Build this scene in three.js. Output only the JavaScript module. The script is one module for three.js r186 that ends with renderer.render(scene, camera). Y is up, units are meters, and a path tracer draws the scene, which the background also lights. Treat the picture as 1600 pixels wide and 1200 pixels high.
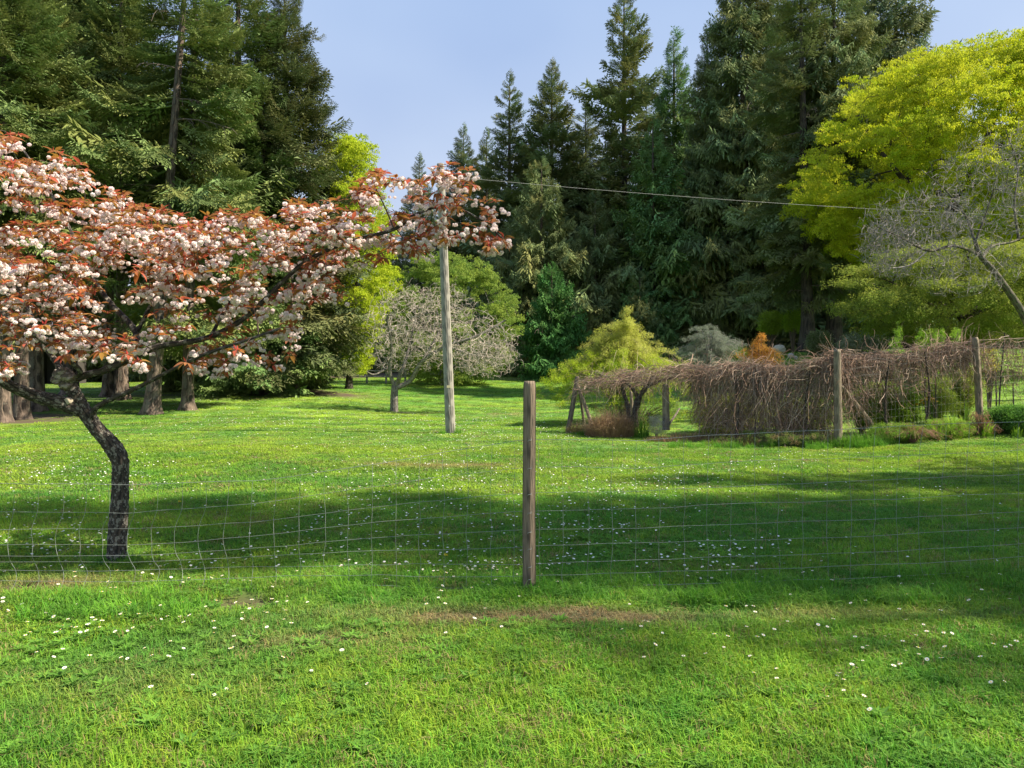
import * as THREE from 'three';
import { mergeGeometries } from 'three/addons/utils/BufferGeometryUtils.js';

// ------------------------------------------------------------------ camera, sky, sun, exposure
const scene = new THREE.Scene();
const SC = 1203, EYE = 1.6;                       // photograph: pixels per unit tangent, eye height
const camera = new THREE.PerspectiveCamera(2 * Math.atan(600 / SC) * 180 / Math.PI, 4 / 3, 0.1, 900);
camera.position.set(0, EYE, 0);
camera.lookAt(0, EYE, -10);
const renderer = new THREE.WebGLRenderer({ antialias: true });
renderer.toneMapping = THREE.LinearToneMapping;
renderer.toneMappingExposure = 2.5;
renderer.shadowMap.enabled = true;
const SUN = new THREE.Vector3(0.68, 0.725, 0.085).normalize();
const sun = new THREE.DirectionalLight(0xfff0d8, 4.8);
sun.position.copy(SUN).multiplyScalar(150);
sun.castShadow = true; sun.shadow.radius = 1.6;
sun.shadow.camera.left = sun.shadow.camera.bottom = -90; sun.shadow.camera.right = sun.shadow.camera.top = 90;
sun.shadow.camera.near = 1; sun.shadow.camera.far = 400; sun.shadow.mapSize.set(4096, 4096);
scene.add(sun, sun.target);
const V = (x, y, z) => new THREE.Vector3(x, y, z);
function rng(s) { return () => { s = (s + 0x6d2b79f5) | 0; let t = Math.imul(s ^ (s >>> 15), 1 | s); t = (t + Math.imul(t ^ (t >>> 7), 61 | t)) ^ t; return ((t ^ (t >>> 14)) >>> 0) / 4294967296; }; }
const clamp = (x, a = 0, b = 1) => Math.min(b, Math.max(a, x)), lerp = (a, b, t) => a + (b - a) * t;
const smooth = (a, b, x) => { const t = clamp((x - a) / (b - a)); return t * t * (3 - 2 * t); };
const hash = (x, y, s = 0) => { let h = Math.imul(x | 0, 374761393) ^ Math.imul(y | 0, 668265263) ^ Math.imul(s | 0, 1274126177); h = Math.imul(h ^ (h >>> 13), 1274126177); return ((h ^ (h >>> 16)) >>> 0) / 4294967296; };
function vnoise(x, y, s = 0, px = 0, py = 0) {
  const i = Math.floor(x), j = Math.floor(y), f = x - i, g = y - j, u = f * f * (3 - 2 * f), v = g * g * (3 - 2 * g);
  const m = (a, p) => p ? ((a % p) + p) % p : a;
  const A = hash(m(i, px), m(j, py), s), B = hash(m(i + 1, px), m(j, py), s), C = hash(m(i, px), m(j + 1, py), s), D = hash(m(i + 1, px), m(j + 1, py), s);
  return lerp(lerp(A, B, u), lerp(C, D, u), v);
}
const fbm = (x, y, s = 0, n = 4) => { let a = 0, w = .5, t = 0; for (let k = 0; k < n; k++) { a += w * vnoise(x, y, s + k); t += w; x *= 2.03; y *= 2.03; w *= .5; } return a / t; };
{
  const W = 512, H = 256, a = new Float32Array(W * H * 4);
  for (let j = 0; j < H; j++) for (let i = 0; i < W; i++) {
    const el = ((j + .5) / H - .5) * Math.PI, az = ((i + .5) / W - .5) * 2 * Math.PI;
    const d = new THREE.Vector3(Math.cos(el) * Math.cos(az), Math.sin(el), Math.cos(el) * Math.sin(az));
    const e = Math.max(0, d.y), k = Math.pow(1 - e, 2.6);
    const sd = Math.max(0, d.dot(SUN)), g = Math.pow(sd, 2.5) * .13;
    const w = .075 * (fbm(d.x * 2.2 / (.25 + e) + 5, d.z * 2.2 / (.25 + e), 71, 4) - .5) * smooth(0, .2, e);
    const o = (j * W + i) * 4;
    if (d.y < 0) { a[o] = .1; a[o + 1] = .13; a[o + 2] = .07; }
    else { a[o] = .146 + .183 * k + g + w; a[o + 1] = .217 + .13 * k + g + w; a[o + 2] = .35 + .035 * k + g * .8 + w * .7; }
    a[o + 3] = 1;
  }
  const t = new THREE.DataTexture(a, W, H, THREE.RGBAFormat, THREE.FloatType);
  t.mapping = THREE.EquirectangularReflectionMapping; t.magFilter = t.minFilter = THREE.LinearFilter; t.needsUpdate = true;
  scene.background = t; scene.environment = t;
}

// ------------------------------------------------------------------ helpers
const interp = (tab, x) => { if (x <= tab[0][0]) return tab[0][1]; for (let k = 1; k < tab.length; k++) if (x <= tab[k][0]) return lerp(tab[k - 1][1], tab[k][1], (x - tab[k - 1][0]) / (tab[k][0] - tab[k - 1][0])); return tab[tab.length - 1][1]; };
const at = (px, py, d) => V((px - 800) / SC * d, EYE - (py - 600) / SC * d, -d);     // a pixel of the photograph at a depth
const used = new Map();
function numbered(n) { const k = used.get(n) || 0; used.set(n, k + 1); return k ? n + '_' + String(k).padStart(3, '0') : n; }
function tag(o, label, category, group, kind) { if (label) o.userData.label = label; if (category) o.userData.category = category; if (group) o.userData.group = group; if (kind) o.userData.kind = kind; return o; }
function thing(name, label, category, p, group) { const o = new THREE.Group(); o.name = numbered(name); o.position.copy(p); scene.add(o); return tag(o, label, category, group); }
function mesh(name, geo, mat, parent, kind) { const m = new THREE.Mesh(geo, mat); m.name = parent ? name : numbered(name); m.castShadow = m.receiveShadow = true; (parent || scene).add(m); if (kind) m.userData.kind = kind; return m; }
function inst(name, geo, mat, list, parent, kind = 'stuff') {            // list of {m: Matrix4, c: [r,g,b]}
  const o = new THREE.InstancedMesh(geo, mat, list.length); o.name = parent ? name : numbered(name);
  const col = new THREE.Color();
  list.forEach((e, k) => { o.setMatrixAt(k, e.m); if (e.c) o.setColorAt(k, col.setRGB(e.c[0], e.c[1], e.c[2])); });
  o.castShadow = o.receiveShadow = true; if (kind) o.userData.kind = kind; (parent || scene).add(o); return o;
}
class MB {                                                              // mesh builder
  constructor() { this.p = []; this.n = []; this.u = []; this.i = []; this.c = []; this.col = null; this.sm = true; }
  v(p, u = 0, w = 0) { this.p.push(p.x, p.y, p.z); this.u.push(u, w); if (this.col) this.c.push(...this.col); return this.p.length / 3 - 1; }
  tri(a, b, c) { this.i.push(a, b, c); }
  quad(a, b, c, d) { this.i.push(a, b, c, a, c, d); }
  tube(pts, rad, sides = 6, o = {}) {
    const n = pts.length; if (n < 2) return this;
    const T = V(0, 0, 0), N = V(0, 0, 0), B = V(0, 0, 0), q = V(0, 0, 0); let prev = -1, len = 0;
    const tile = o.tile || .5, first = typeof rad === 'function' ? rad(0) : rad[0], reps = Math.max(1, Math.round(2 * Math.PI * first / tile));
    for (let k = 0; k < n; k++) {
      T.subVectors(pts[Math.min(n - 1, k + 1)], pts[Math.max(0, k - 1)]).normalize();
      if (k === 0) { N.set(Math.abs(T.y) > .9 ? 1 : 0, Math.abs(T.y) > .9 ? 0 : 1, 0); }
      else len += pts[k].distanceTo(pts[k - 1]);
      N.addScaledVector(T, -N.dot(T)).normalize(); B.crossVectors(T, N);
      const r = typeof rad === 'function' ? rad(k / (n - 1)) : rad[k], row = this.p.length / 3;
      for (let s = 0; s <= sides; s++) {
        const a = s / sides * 2 * Math.PI, rr = r * (o.bump ? o.bump((s % sides) / sides, k, len) : 1);
        q.copy(pts[k]).addScaledVector(N, Math.cos(a) * rr).addScaledVector(B, Math.sin(a) * rr);
        this.v(q, s / sides * reps, len / tile);
      }
      if (prev >= 0) for (let s = 0; s < sides; s++) this.quad(prev + s, row + s, row + s + 1, prev + s + 1);
      prev = row;
      if (o.cap && (k === n - 1 || (k === 0 && o.cap > 1))) {
        const c = this.v(pts[k], .5, len / tile);
        for (let s = 0; s < sides; s++) k ? this.tri(row + s, c, row + s + 1) : this.tri(row + s, row + s + 1, c);
      }
    }
    return this;
  }
  rhomb(p, dir, len, wid, nrm) {                                         // a narrow leaf-shaped pair of triangles folded on its midrib
    const s = V(0, 0, 0).crossVectors(dir, nrm).normalize(), m = p.clone().addScaledVector(dir, len * .45).addScaledVector(nrm, wid * .25);
    const a = this.v(p), b = this.v(m.clone().addScaledVector(s, wid / 2)), c = this.v(p.clone().addScaledVector(dir, len)), d = this.v(m.addScaledVector(s, -wid / 2));
    this.tri(a, b, c); this.tri(a, c, d);
  }
  geo(smoothNormals = false) {
    const g = new THREE.BufferGeometry();
    g.setAttribute('position', new THREE.Float32BufferAttribute(this.p, 3));
    g.setAttribute('uv', new THREE.Float32BufferAttribute(this.u, 2));
    if (this.c.length) g.setAttribute('color', new THREE.Float32BufferAttribute(this.c, 3));
    g.setIndex(this.i);
    if (smoothNormals) g.computeVertexNormals();
    return g;
  }
}
const curve = (pts, n) => new THREE.CatmullRomCurve3(pts, false, 'centripetal').getPoints(n);
const UP = V(0, 1, 0);
function frame(p, dir, len, roll = 0, wide = 1, up = UP) {                // matrix: x along dir (scaled len), y up, z across
  const x = dir.clone().normalize(), z = V(0, 0, 0).crossVectors(x, up); if (z.lengthSq() < 1e-4) z.set(0, 0, 1); z.normalize();
  const y = V(0, 0, 0).crossVectors(z, x);
  if (roll) { y.applyAxisAngle(x, roll); z.applyAxisAngle(x, roll); }
  return new THREE.Matrix4().makeBasis(x.multiplyScalar(len), y.multiplyScalar(len * wide), z.multiplyScalar(len * wide)).setPosition(p);
}
const M4 = (p, ry, sx, sy = sx, sz = sx, rx = 0, rz = 0) => new THREE.Matrix4().compose(p, new THREE.Quaternion().setFromEuler(new THREE.Euler(rx, ry, rz, 'YXZ')), V(sx, sy, sz));

// ------------------------------------------------------------------ terrain height: a thin plate through surveyed points
const survey = [];
for (const x of [-14, -7, 0, 7, 14]) for (const z of [6, -2, -8.5]) survey.push([x, z, 0]);
for (const [px, py, d] of [[1310, 698, 18.5], [1100, 694, 19.5], [890, 674, 22.5], [1600, 676, 19], [20, 660, 27], [235, 647, 30], [295, 642, 31], [455, 612, 40], [615, 643, 34], [704, 677, 22], [850, 588, 57], [700, 593, 54], [600, 597, 52], [480, 600, 47], [1240, 551, 42], [1400, 552, 42], [1620, 590, 30], [300, 700, 17], [700, 740, 13.5], [1200, 738, 14], [1000, 617, 42], [160, 612, 42], [0, 612, 42]]) { const q = at(px, py, d); survey.push([q.x, q.z, q.y]); }
for (const [x, z, h] of [[-60, -60, 1.6], [-25, -70, 2.2], [0, -75, 3.2], [30, -70, 5], [70, -60, 6], [0, -130, 5], [-90, -130, 3], [90, -130, 8], [-60, 0, 0], [60, 0, 0], [0, 60, 0], [32, -22, 1], [50, -35, 2.6]]) survey.push([x, z, h]);
const U = r2 => r2 < 1e-9 ? 0 : r2 * Math.log(r2);
const TPS = (() => {
  const n = survey.length, N = n + 3, A = [];
  for (let i = 0; i < n; i++) { const r = new Float64Array(N + 1); for (let j = 0; j < n; j++) r[j] = U((survey[i][0] - survey[j][0]) ** 2 + (survey[i][1] - survey[j][1]) ** 2); r[i] += 6; r[n] = 1; r[n + 1] = survey[i][0]; r[n + 2] = survey[i][1]; r[N] = survey[i][2]; A.push(r); }
  for (let k = 0; k < 3; k++) { const r = new Float64Array(N + 1); for (let j = 0; j < n; j++) r[j] = k ? survey[j][k - 1] : 1; A.push(r); }
  for (let c = 0; c < N; c++) { let b = c; for (let r = c + 1; r < N; r++) if (Math.abs(A[r][c]) > Math.abs(A[b][c])) b = r; [A[c], A[b]] = [A[b], A[c]]; for (let r = 0; r < N; r++) if (r !== c) { const f = A[r][c] / A[c][c]; if (f) for (let k = c; k <= N; k++) A[r][k] -= f * A[c][k]; } }
  return A.map((r, k) => r[N] / r[k]);
})();
function ground(x, z) {
  const X = clamp(x, -100, 100), Z = clamp(z, -140, 60), n = survey.length; let h = TPS[n] + TPS[n + 1] * X + TPS[n + 2] * Z;
  for (let j = 0; j < n; j++) h += TPS[j] * U((X - survey[j][0]) ** 2 + (Z - survey[j][1]) ** 2);
  return h;
}
const bumps = (x, z) => .035 * (fbm(x * .9, z * .9, 3, 3) - .5) * 2;
const crack = (x, z) => Math.exp(-(((x + 2.1) / .85) ** 4) - (((z + 5.6 + .1 * Math.sin(x * 3 + 1)) / .12) ** 2)) * smooth(.2, .4, vnoise(x * 5, 3, 17));   // a shallow torn rut in the turf
const land = (x, z) => ground(x, z) + bumps(x, z) - .1 * crack(x, z);
const on = (px, d, dy = 0) => { const x = (px - 800) / SC * d; return V(x, land(x, -d) + dy, -d); };

// where the lawn is dry, bare or shaded out (matter, seen in the photograph), in metres
const spot = (x, z, cx, cz, rx, rz) => Math.exp(-(((x - cx) / rx) ** 2 + ((z - cz) / rz) ** 2) * 1.4);
const needleBeds = [[27, 2.2, 20], [29, 3, 55], [40, 3.2, 500], [41, 3, 430], [39, 2.2, 380]].map(([d, r, px]) => [(px - 800) / SC * d, -d, r]);
function dryness(x, z) {
  const w = fbm(x * 2.1, z * 2.1, 21, 3);
  let a = spot(x, z, -.15, -5.25, 1.3, .2) + spot(x, z, .55, -5.32, .5, .16) + .7 * spot(x, z, -1.25, -4.75, .7, .2) + .5 * spot(x, z, 2.3, -5.35, 1.3, .16) + .9 * spot(x, z, -3.85, -6.15, .6, .3) + .4 * spot(x, z, 4.2, -6.6, .8, .25) + .3 * spot(x, z, -2, -4.1, .8, .4);
  a += .8 * spot(x, z, -1.4, -14.6, 1.6, .5) + .6 * spot(x, z, .2, -33, .35, 2.2) + .6 * spot(x, z, -.7, -33, .25, 2.2) + .55 * spot(x, z, 2.4, -55, 7, 1.2);
  return clamp(a * (.25 + 1.5 * w));
}
function bareness(x, z) {
  const w = fbm(x * 3.1, z * 3.1, 31, 3);
  let a = 2.2 * crack(x, z) + .8 * spot(x, z, -3.0, -5.5, .2, .05) + 1.1 * spot(x, z, -3.95, -6.1, .28, .12) + spot(x, z, -3.9, -5.4, .12, .07) + .8 * spot(x, z, 3.3, -41, .5, .4) + .9 * spot(x, z, -4.6, -33.6, 1, .5);
  for (const [bx, bz, r] of needleBeds) a += 1.1 * spot(x, z, bx, bz, r, r * .55);
  if (x < -10 && z < -31) a += smooth(33, 38, -z - .1 * (x + 14)) * smooth(-10.5, -13, x) * .4;
  if (-z > 58 + 2 * fbm(x * .2, 2, 5)) a += smooth(58, 61, -z);
  return clamp(a * (.35 + 1.2 * w));
}
function lawnTint(x, z, out, r = .5) {
  const n1 = fbm(x * .23, z * .23, 1, 3), n2 = fbm(x * 1.3, z * 1.3, 7, 3), n3 = fbm(x * 5, z * 5, 11, 2);
  const y = clamp(.5 + (n1 - .5) * 1.6 + (n2 - .5) * 1.5 + (n3 - .5) * .9 + (r - .5) * .5);
  let R = lerp(.07, .165, y), G = lerp(.19, .275, y), B = lerp(.014, .016, y);
  const far = smooth(17, 26, -z);
  if (far > 0) {                                                          // mowing lanes: leaf colour alternates lane by lane
    const lane = Math.sin((-z * 1 + .18 * x + .012 * x * x) * 2.4) + .3 * Math.sin((x - .2 * z) * 3);
    const m = 1 + far * .17 * Math.tanh(lane * 1.5); R *= m * 1.02; G *= m;
  }
  const d = dryness(x, z); R = lerp(R, .21, d); G = lerp(G, .165, d); B = lerp(B, .06, d);
  out[0] = R; out[1] = G; out[2] = B; return out;
}

// ------------------------------------------------------------------ textures and materials
function dataTex(w, h, f, srgb) {
  const a = new Uint8Array(w * h * 4), o = [0, 0, 0];
  for (let j = 0; j < h; j++) for (let i = 0; i < w; i++) { f(i / w, j / h, o); const k = (j * w + i) * 4; a[k] = clamp(o[0]) * 255; a[k + 1] = clamp(o[1]) * 255; a[k + 2] = clamp(o[2]) * 255; a[k + 3] = 255; }
  const t = new THREE.DataTexture(a, w, h); t.wrapS = t.wrapT = THREE.RepeatWrapping; t.magFilter = THREE.LinearFilter; t.minFilter = THREE.LinearMipmapLinearFilter; t.generateMipmaps = true;
  if (srgb) t.colorSpace = THREE.SRGBColorSpace; t.needsUpdate = true; return t;
}
const ridge = (u, v, s) => { let a = 0, w = .55, fx = 6, fy = 2; for (let k = 0; k < 4; k++) { a += w * (1 - Math.abs(2 * vnoise(u * fx + .6 * vnoise(u * 4, v * 3, s + 9, 4, 3), v * fy, s + k, fx, fy) - 1)); fx *= 2; fy *= 2; w *= .5; } return a; };
function bark(seed, lo, hi, patch, amount, bumpM, rough = .95) {
  const h = (u, v) => ridge(u, v, seed), mixv = (u, v, o) => {
    const t = clamp((h(u, v) - .45) * 2.2), p = smooth(.5, .62, vnoise(u * 5, v * 5, seed + 40, 5, 5) * .6 + vnoise(u * 16, v * 16, seed + 41, 16, 16) * .4) * amount;
    for (let k = 0; k < 3; k++) o[k] = Math.pow(lerp(lerp(lo[k], hi[k], t), patch[k], p), 1 / 2.2);
  };
  return new THREE.MeshStandardMaterial({ map: dataTex(256, 256, mixv, true), bumpMap: dataTex(256, 256, (u, v, o) => { o[0] = o[1] = o[2] = clamp(h(u, v)); }), bumpScale: bumpM, roughness: rough });
}
const firBark = bark(1, [.036, .026, .02], [.21, .158, .122], [.2, .2, .16], .35, .05);
const darkBark = bark(5, [.02, .016, .013], [.09, .07, .055], [.1, .11, .08], .3, .04);
const greyBark = bark(9, [.07, .06, .05], [.26, .23, .2], [.32, .33, .28], .5, .02);
const cherryBark = bark(14, [.012, .010, .009], [.085, .068, .055], [.30, .29, .25], .6, .012);
const vineMat = new THREE.MeshStandardMaterial({ vertexColors: true, roughness: .9 });
const tintMat = new THREE.MeshStandardMaterial({ vertexColors: true, roughness: .95 });
const plain = (r, g, b, rough = .9, o = {}) => { const m = new THREE.MeshStandardMaterial({ roughness: rough, ...o }); m.color.setRGB(r, g, b); return m; };
const leafy = (t, r = 1, spec = .25) => new THREE.MeshPhysicalMaterial({ color: 0xffffff, roughness: r, transmission: t, thickness: 0, specularIntensity: spec, side: THREE.DoubleSide });
const needleMat = leafy(.15, 1, .3);
const leafMat = leafy(.45), grassMat = leafy(.4), petalMat = leafy(.3);

// ------------------------------------------------------------------ ground
{
  const xs = [], zs = [];
  const axis = (out, lo, hi, step) => { let x = lo; while (x < hi) { out.push(x); x += step(x); } out.push(hi); };
  axis(xs, -320, 320, x => { const a = Math.abs(x); return a < 7 ? .09 : a < 14 ? .22 : a < 45 ? .8 : a < 110 ? 4 : 30; });
  axis(zs, -420, 60, z => { const d = -z; return d < -4 ? 6 : d < 2.5 ? .5 : d < 9 ? .08 : d < 16 ? .16 : d < 60 ? .35 : d < 140 ? 4 : 30; });
  const p = [], c = [], idx = [], o = [0, 0, 0], nx = xs.length;
  for (const z of zs) for (const x of xs) {
    p.push(x, land(x, z), z); lawnTint(x, z, o);
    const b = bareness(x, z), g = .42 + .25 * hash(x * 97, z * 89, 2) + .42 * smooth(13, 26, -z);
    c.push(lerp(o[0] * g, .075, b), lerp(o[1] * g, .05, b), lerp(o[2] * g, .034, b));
  }
  for (let j = 0; j + 1 < zs.length; j++) for (let i = 0; i + 1 < nx; i++) { const a = j * nx + i; idx.push(a, a + nx, a + 1, a + 1, a + nx, a + nx + 1); }
  const g = new THREE.BufferGeometry(); g.setAttribute('position', new THREE.Float32BufferAttribute(p, 3)); g.setAttribute('color', new THREE.Float32BufferAttribute(c, 3)); g.setIndex(idx); g.computeVertexNormals();
  tag(mesh('ground', g, tintMat), 'sloping lawn ground rising towards the trees', null, null, 'structure');
}

// ------------------------------------------------------------------ conifers
function spray(seed, o) {                                                // one bough: unit long, along +x
  const R = rng(seed), b = new MB(), J = a => (R() - .5) * a;
  const stem = t => V(t, (o.lift || 0) * t * t - (o.sag || 0) * t * (1.2 - t) + o.tip * t * t * t, J(.02));
  b.tube([0, .35, .7, 1].map(stem), t => .012 * (1 - t) + .002, 3);
  const n = o.sec;
  for (let i = 0; i < n; i++) {
    const t = .1 + .9 * (i + R()) / n, side = i % 2 ? 1 : -1, L = o.w * Math.pow(1 - t, .55) * (.55 + .6 * R()) + .05, p = stem(t);
    const fw = .5 + .35 * R(), dir = V(fw, -o.hang * (.4 + .9 * R()), side * Math.sqrt(1 - fw * fw * .8)).normalize();
    const m = Math.max(2, Math.round(o.ter * L / o.w));
    for (let k = 0; k <= m; k++) {
      const s = (k + .2) / (m + .2), q = p.clone().addScaledVector(dir, L * s).add(V(0, -o.hang * .35 * L * s * s, 0));
      const sd = k % 2 ? 1 : -1, d2 = dir.clone().add(V(J(.4), -o.hang * R() * .9 + J(.35), 0)).addScaledVector(V(dir.z, 0, -dir.x), sd * .8 * (k < m ? 1 : 0)).normalize();
      b.rhomb(q, d2, o.nl * (.6 + .7 * R()), o.nw * (.7 + .6 * R()), V(J(.9), 1, J(.9)).normalize());
    }
    if (R() < .5) b.rhomb(p, V(.6, .5 + R() * .3, J(.8)).normalize(), o.nl, o.nw, V(J(1), .3, 1).normalize());
  }
  return b.geo();
}
const S = {
  fir: [1, 2, 3].map(s => spray(s, { sec: 26, ter: 6, w: .42, hang: .3, sag: .25, tip: .12, nl: .16, nw: .055 })),
  shaggy: [4, 5, 6].map(s => spray(s, { sec: 28, ter: 7, w: .4, hang: .9, sag: .35, tip: .1, nl: .16, nw: .042 })),
  cedar: [7, 8].map(s => spray(s, { sec: 22, ter: 6, w: .4, hang: .75, sag: .5, tip: .22, nl: .17, nw: .062 })),
  fine: [9, 10, 11].map(s => spray(s, { sec: 34, ter: 8, w: .42, hang: .35, sag: .3, tip: .16, nl: .1, nw: .034 })),
};
function deadBranch(b, p, dir, L, R) {
  const pts = [p.clone()], d = dir.clone(); for (let k = 0; k < 4; k++) { d.y -= .06 + .1 * (R() - .4); d.x += (R() - .5) * .25; d.z += (R() - .5) * .25; d.normalize(); pts.push(pts[k].clone().addScaledVector(d, L / 4)); }
  b.tube(pts, t => .03 * (1 - t) + .006, 4);
  for (let k = 1; k < 5; k++) for (let e = 0; e < 2; e++) { const q = pts[k], f = d.clone().add(V((R() - .5) * 1.6, -R() * .9, (R() - .5) * 1.6)).normalize(); b.tube([q, q.clone().addScaledVector(f, L * .16), q.clone().addScaledVector(f, L * .26).add(V(0, -L * .07, 0))], t => .011 * (1 - t) + .004, 3); }
}
function conifer(o) {
  const R = rng(o.seed), base = on(o.px, o.d), tipY = EYE - (o.tip - 600) / SC * o.d, H = tipY - base.y, kind = S[o.kind || 'fir'];
  const t = thing(o.name || 'conifer_tree', o.label, o.category || 'conifer', base, o.group);
  const leanX = o.lean || 0, axis = h => V(leanX * h + (o.bend || 0) * Math.sin(h / H * 3), h, 0);
  const r0 = o.trunk || H * .014, flare = h => 1 + .7 * Math.exp(-h / (r0 * 2.2));
  const hs = [-.3, 0, r0 * .6, r0 * 1.5, r0 * 3, ...Array.from({ length: 12 }, (_, k) => (k + 1) / 12 * H * .985)].sort((a, b) => a - b);
  const tb = new MB().tube(hs.map(axis), hs.map(h => r0 * Math.pow(1 - Math.max(0, h) / H, .8) * flare(Math.max(0, h)) + .012), o.near ? 18 : 9, { tile: o.near ? .8 : 1.2, bump: (u, k) => 1 + .13 * Math.sin(u * 25 + k) * (k < 6 ? 1 : .4) + .1 * Math.sin(u * 50.3) });
  mesh('trunk', tb.geo(true), o.bark || firBark, t);
  const list = kind.map(() => []), c0 = o.crown ?? .12, dead = new MB(); let nd = 0;
  const put = (p, dir, len, roll) => {
    const v = .75 + .5 * R(), y = (R() - .5) * .5, c = o.color || [.034, .062, .028];
    list[Math.floor(R() * kind.length)].push({ m: frame(p, dir, len, roll, o.wide || 1), c: [c[0] * v * (1 + y * .7), c[1] * v, c[2] * v * (1 - y * .4)] });
  };
  const nB = o.n || Math.round(H * 9), ph = R() * 6;
  for (let k = 0; k < nB; k++) {
    const f = c0 + (1 - c0) * Math.pow((k + R()) / nB, o.pack || 1.0), h = f * H, x = (f - c0) / (1 - c0);
    const az = k * 2.39996 + (R() - .5) * 1.2, lump = .55 + .75 * vnoise(az * 1.6 + ph, h * (o.lumpy || .55), o.seed);
    let L = o.R * Math.pow(1 - x, o.cone || .75) * lump * (x < .12 ? .75 + 2 * x : 1) * (.7 + .45 * R()) + .25;
    if (R() < (o.gap || .06)) continue; if (o.clear && f > o.clear[0] && f < o.clear[1] && Math.sin(az) > .1 && R() < (o.bare || .8)) continue;
    const el = lerp(o.low ?? -.25, o.top ?? .7, Math.pow(x, 1.3)) + (R() - .5) * .3;
    const dir = V(Math.cos(az) * Math.cos(el), Math.sin(el), Math.sin(az) * Math.cos(el)), p = axis(h);
    put(p, dir, L, (R() - .5) * .8);
    if (L > 1) for (let e = 0, ne = L > 2.2 ? 4 : 2; e < ne; e++) {
      const s = .3 + .5 * R(), q = p.clone().addScaledVector(dir, L * s).add(V(0, -.12 * L * s, 0));
      const d2 = dir.clone().applyAxisAngle(UP, (e % 2 ? 1 : -1) * (.4 + .5 * R())); d2.y += (R() - .6) * .3;
      put(q, d2.normalize(), L * (.34 + .25 * R()), (R() - .5) * 1);
    }
  }
  put(axis(H * .955), V(.05, 1, 0), H * .045 + .3, 0);
  for (let k = 0; k < (o.dead ?? 9); k++) { const h = H * lerp(o.deadLo ?? .08, o.deadHi ?? .6, R()), az = R() * 6.28, L = (o.deadL || 1.8) * (.5 + R() * .8); deadBranch(dead, axis(h), V(Math.cos(az), -.1 + .3 * R(), Math.sin(az)).normalize(), L, R); nd++; }
  if (nd) mesh('bare_branches', dead.geo(), o.deadMat || plain(.13, .105, .085), t, 'stuff');
  list.forEach((l, k) => l.length && inst('foliage', kind[k], needleMat, l, t));
  return t;
}
const OLIVE = [.15, .2, .06], DARK = [.18, .225, .09], BLUE = [.18, .225, .11], CEDAR = [.16, .27, .09], MID = [.195, .235, .09];
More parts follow.
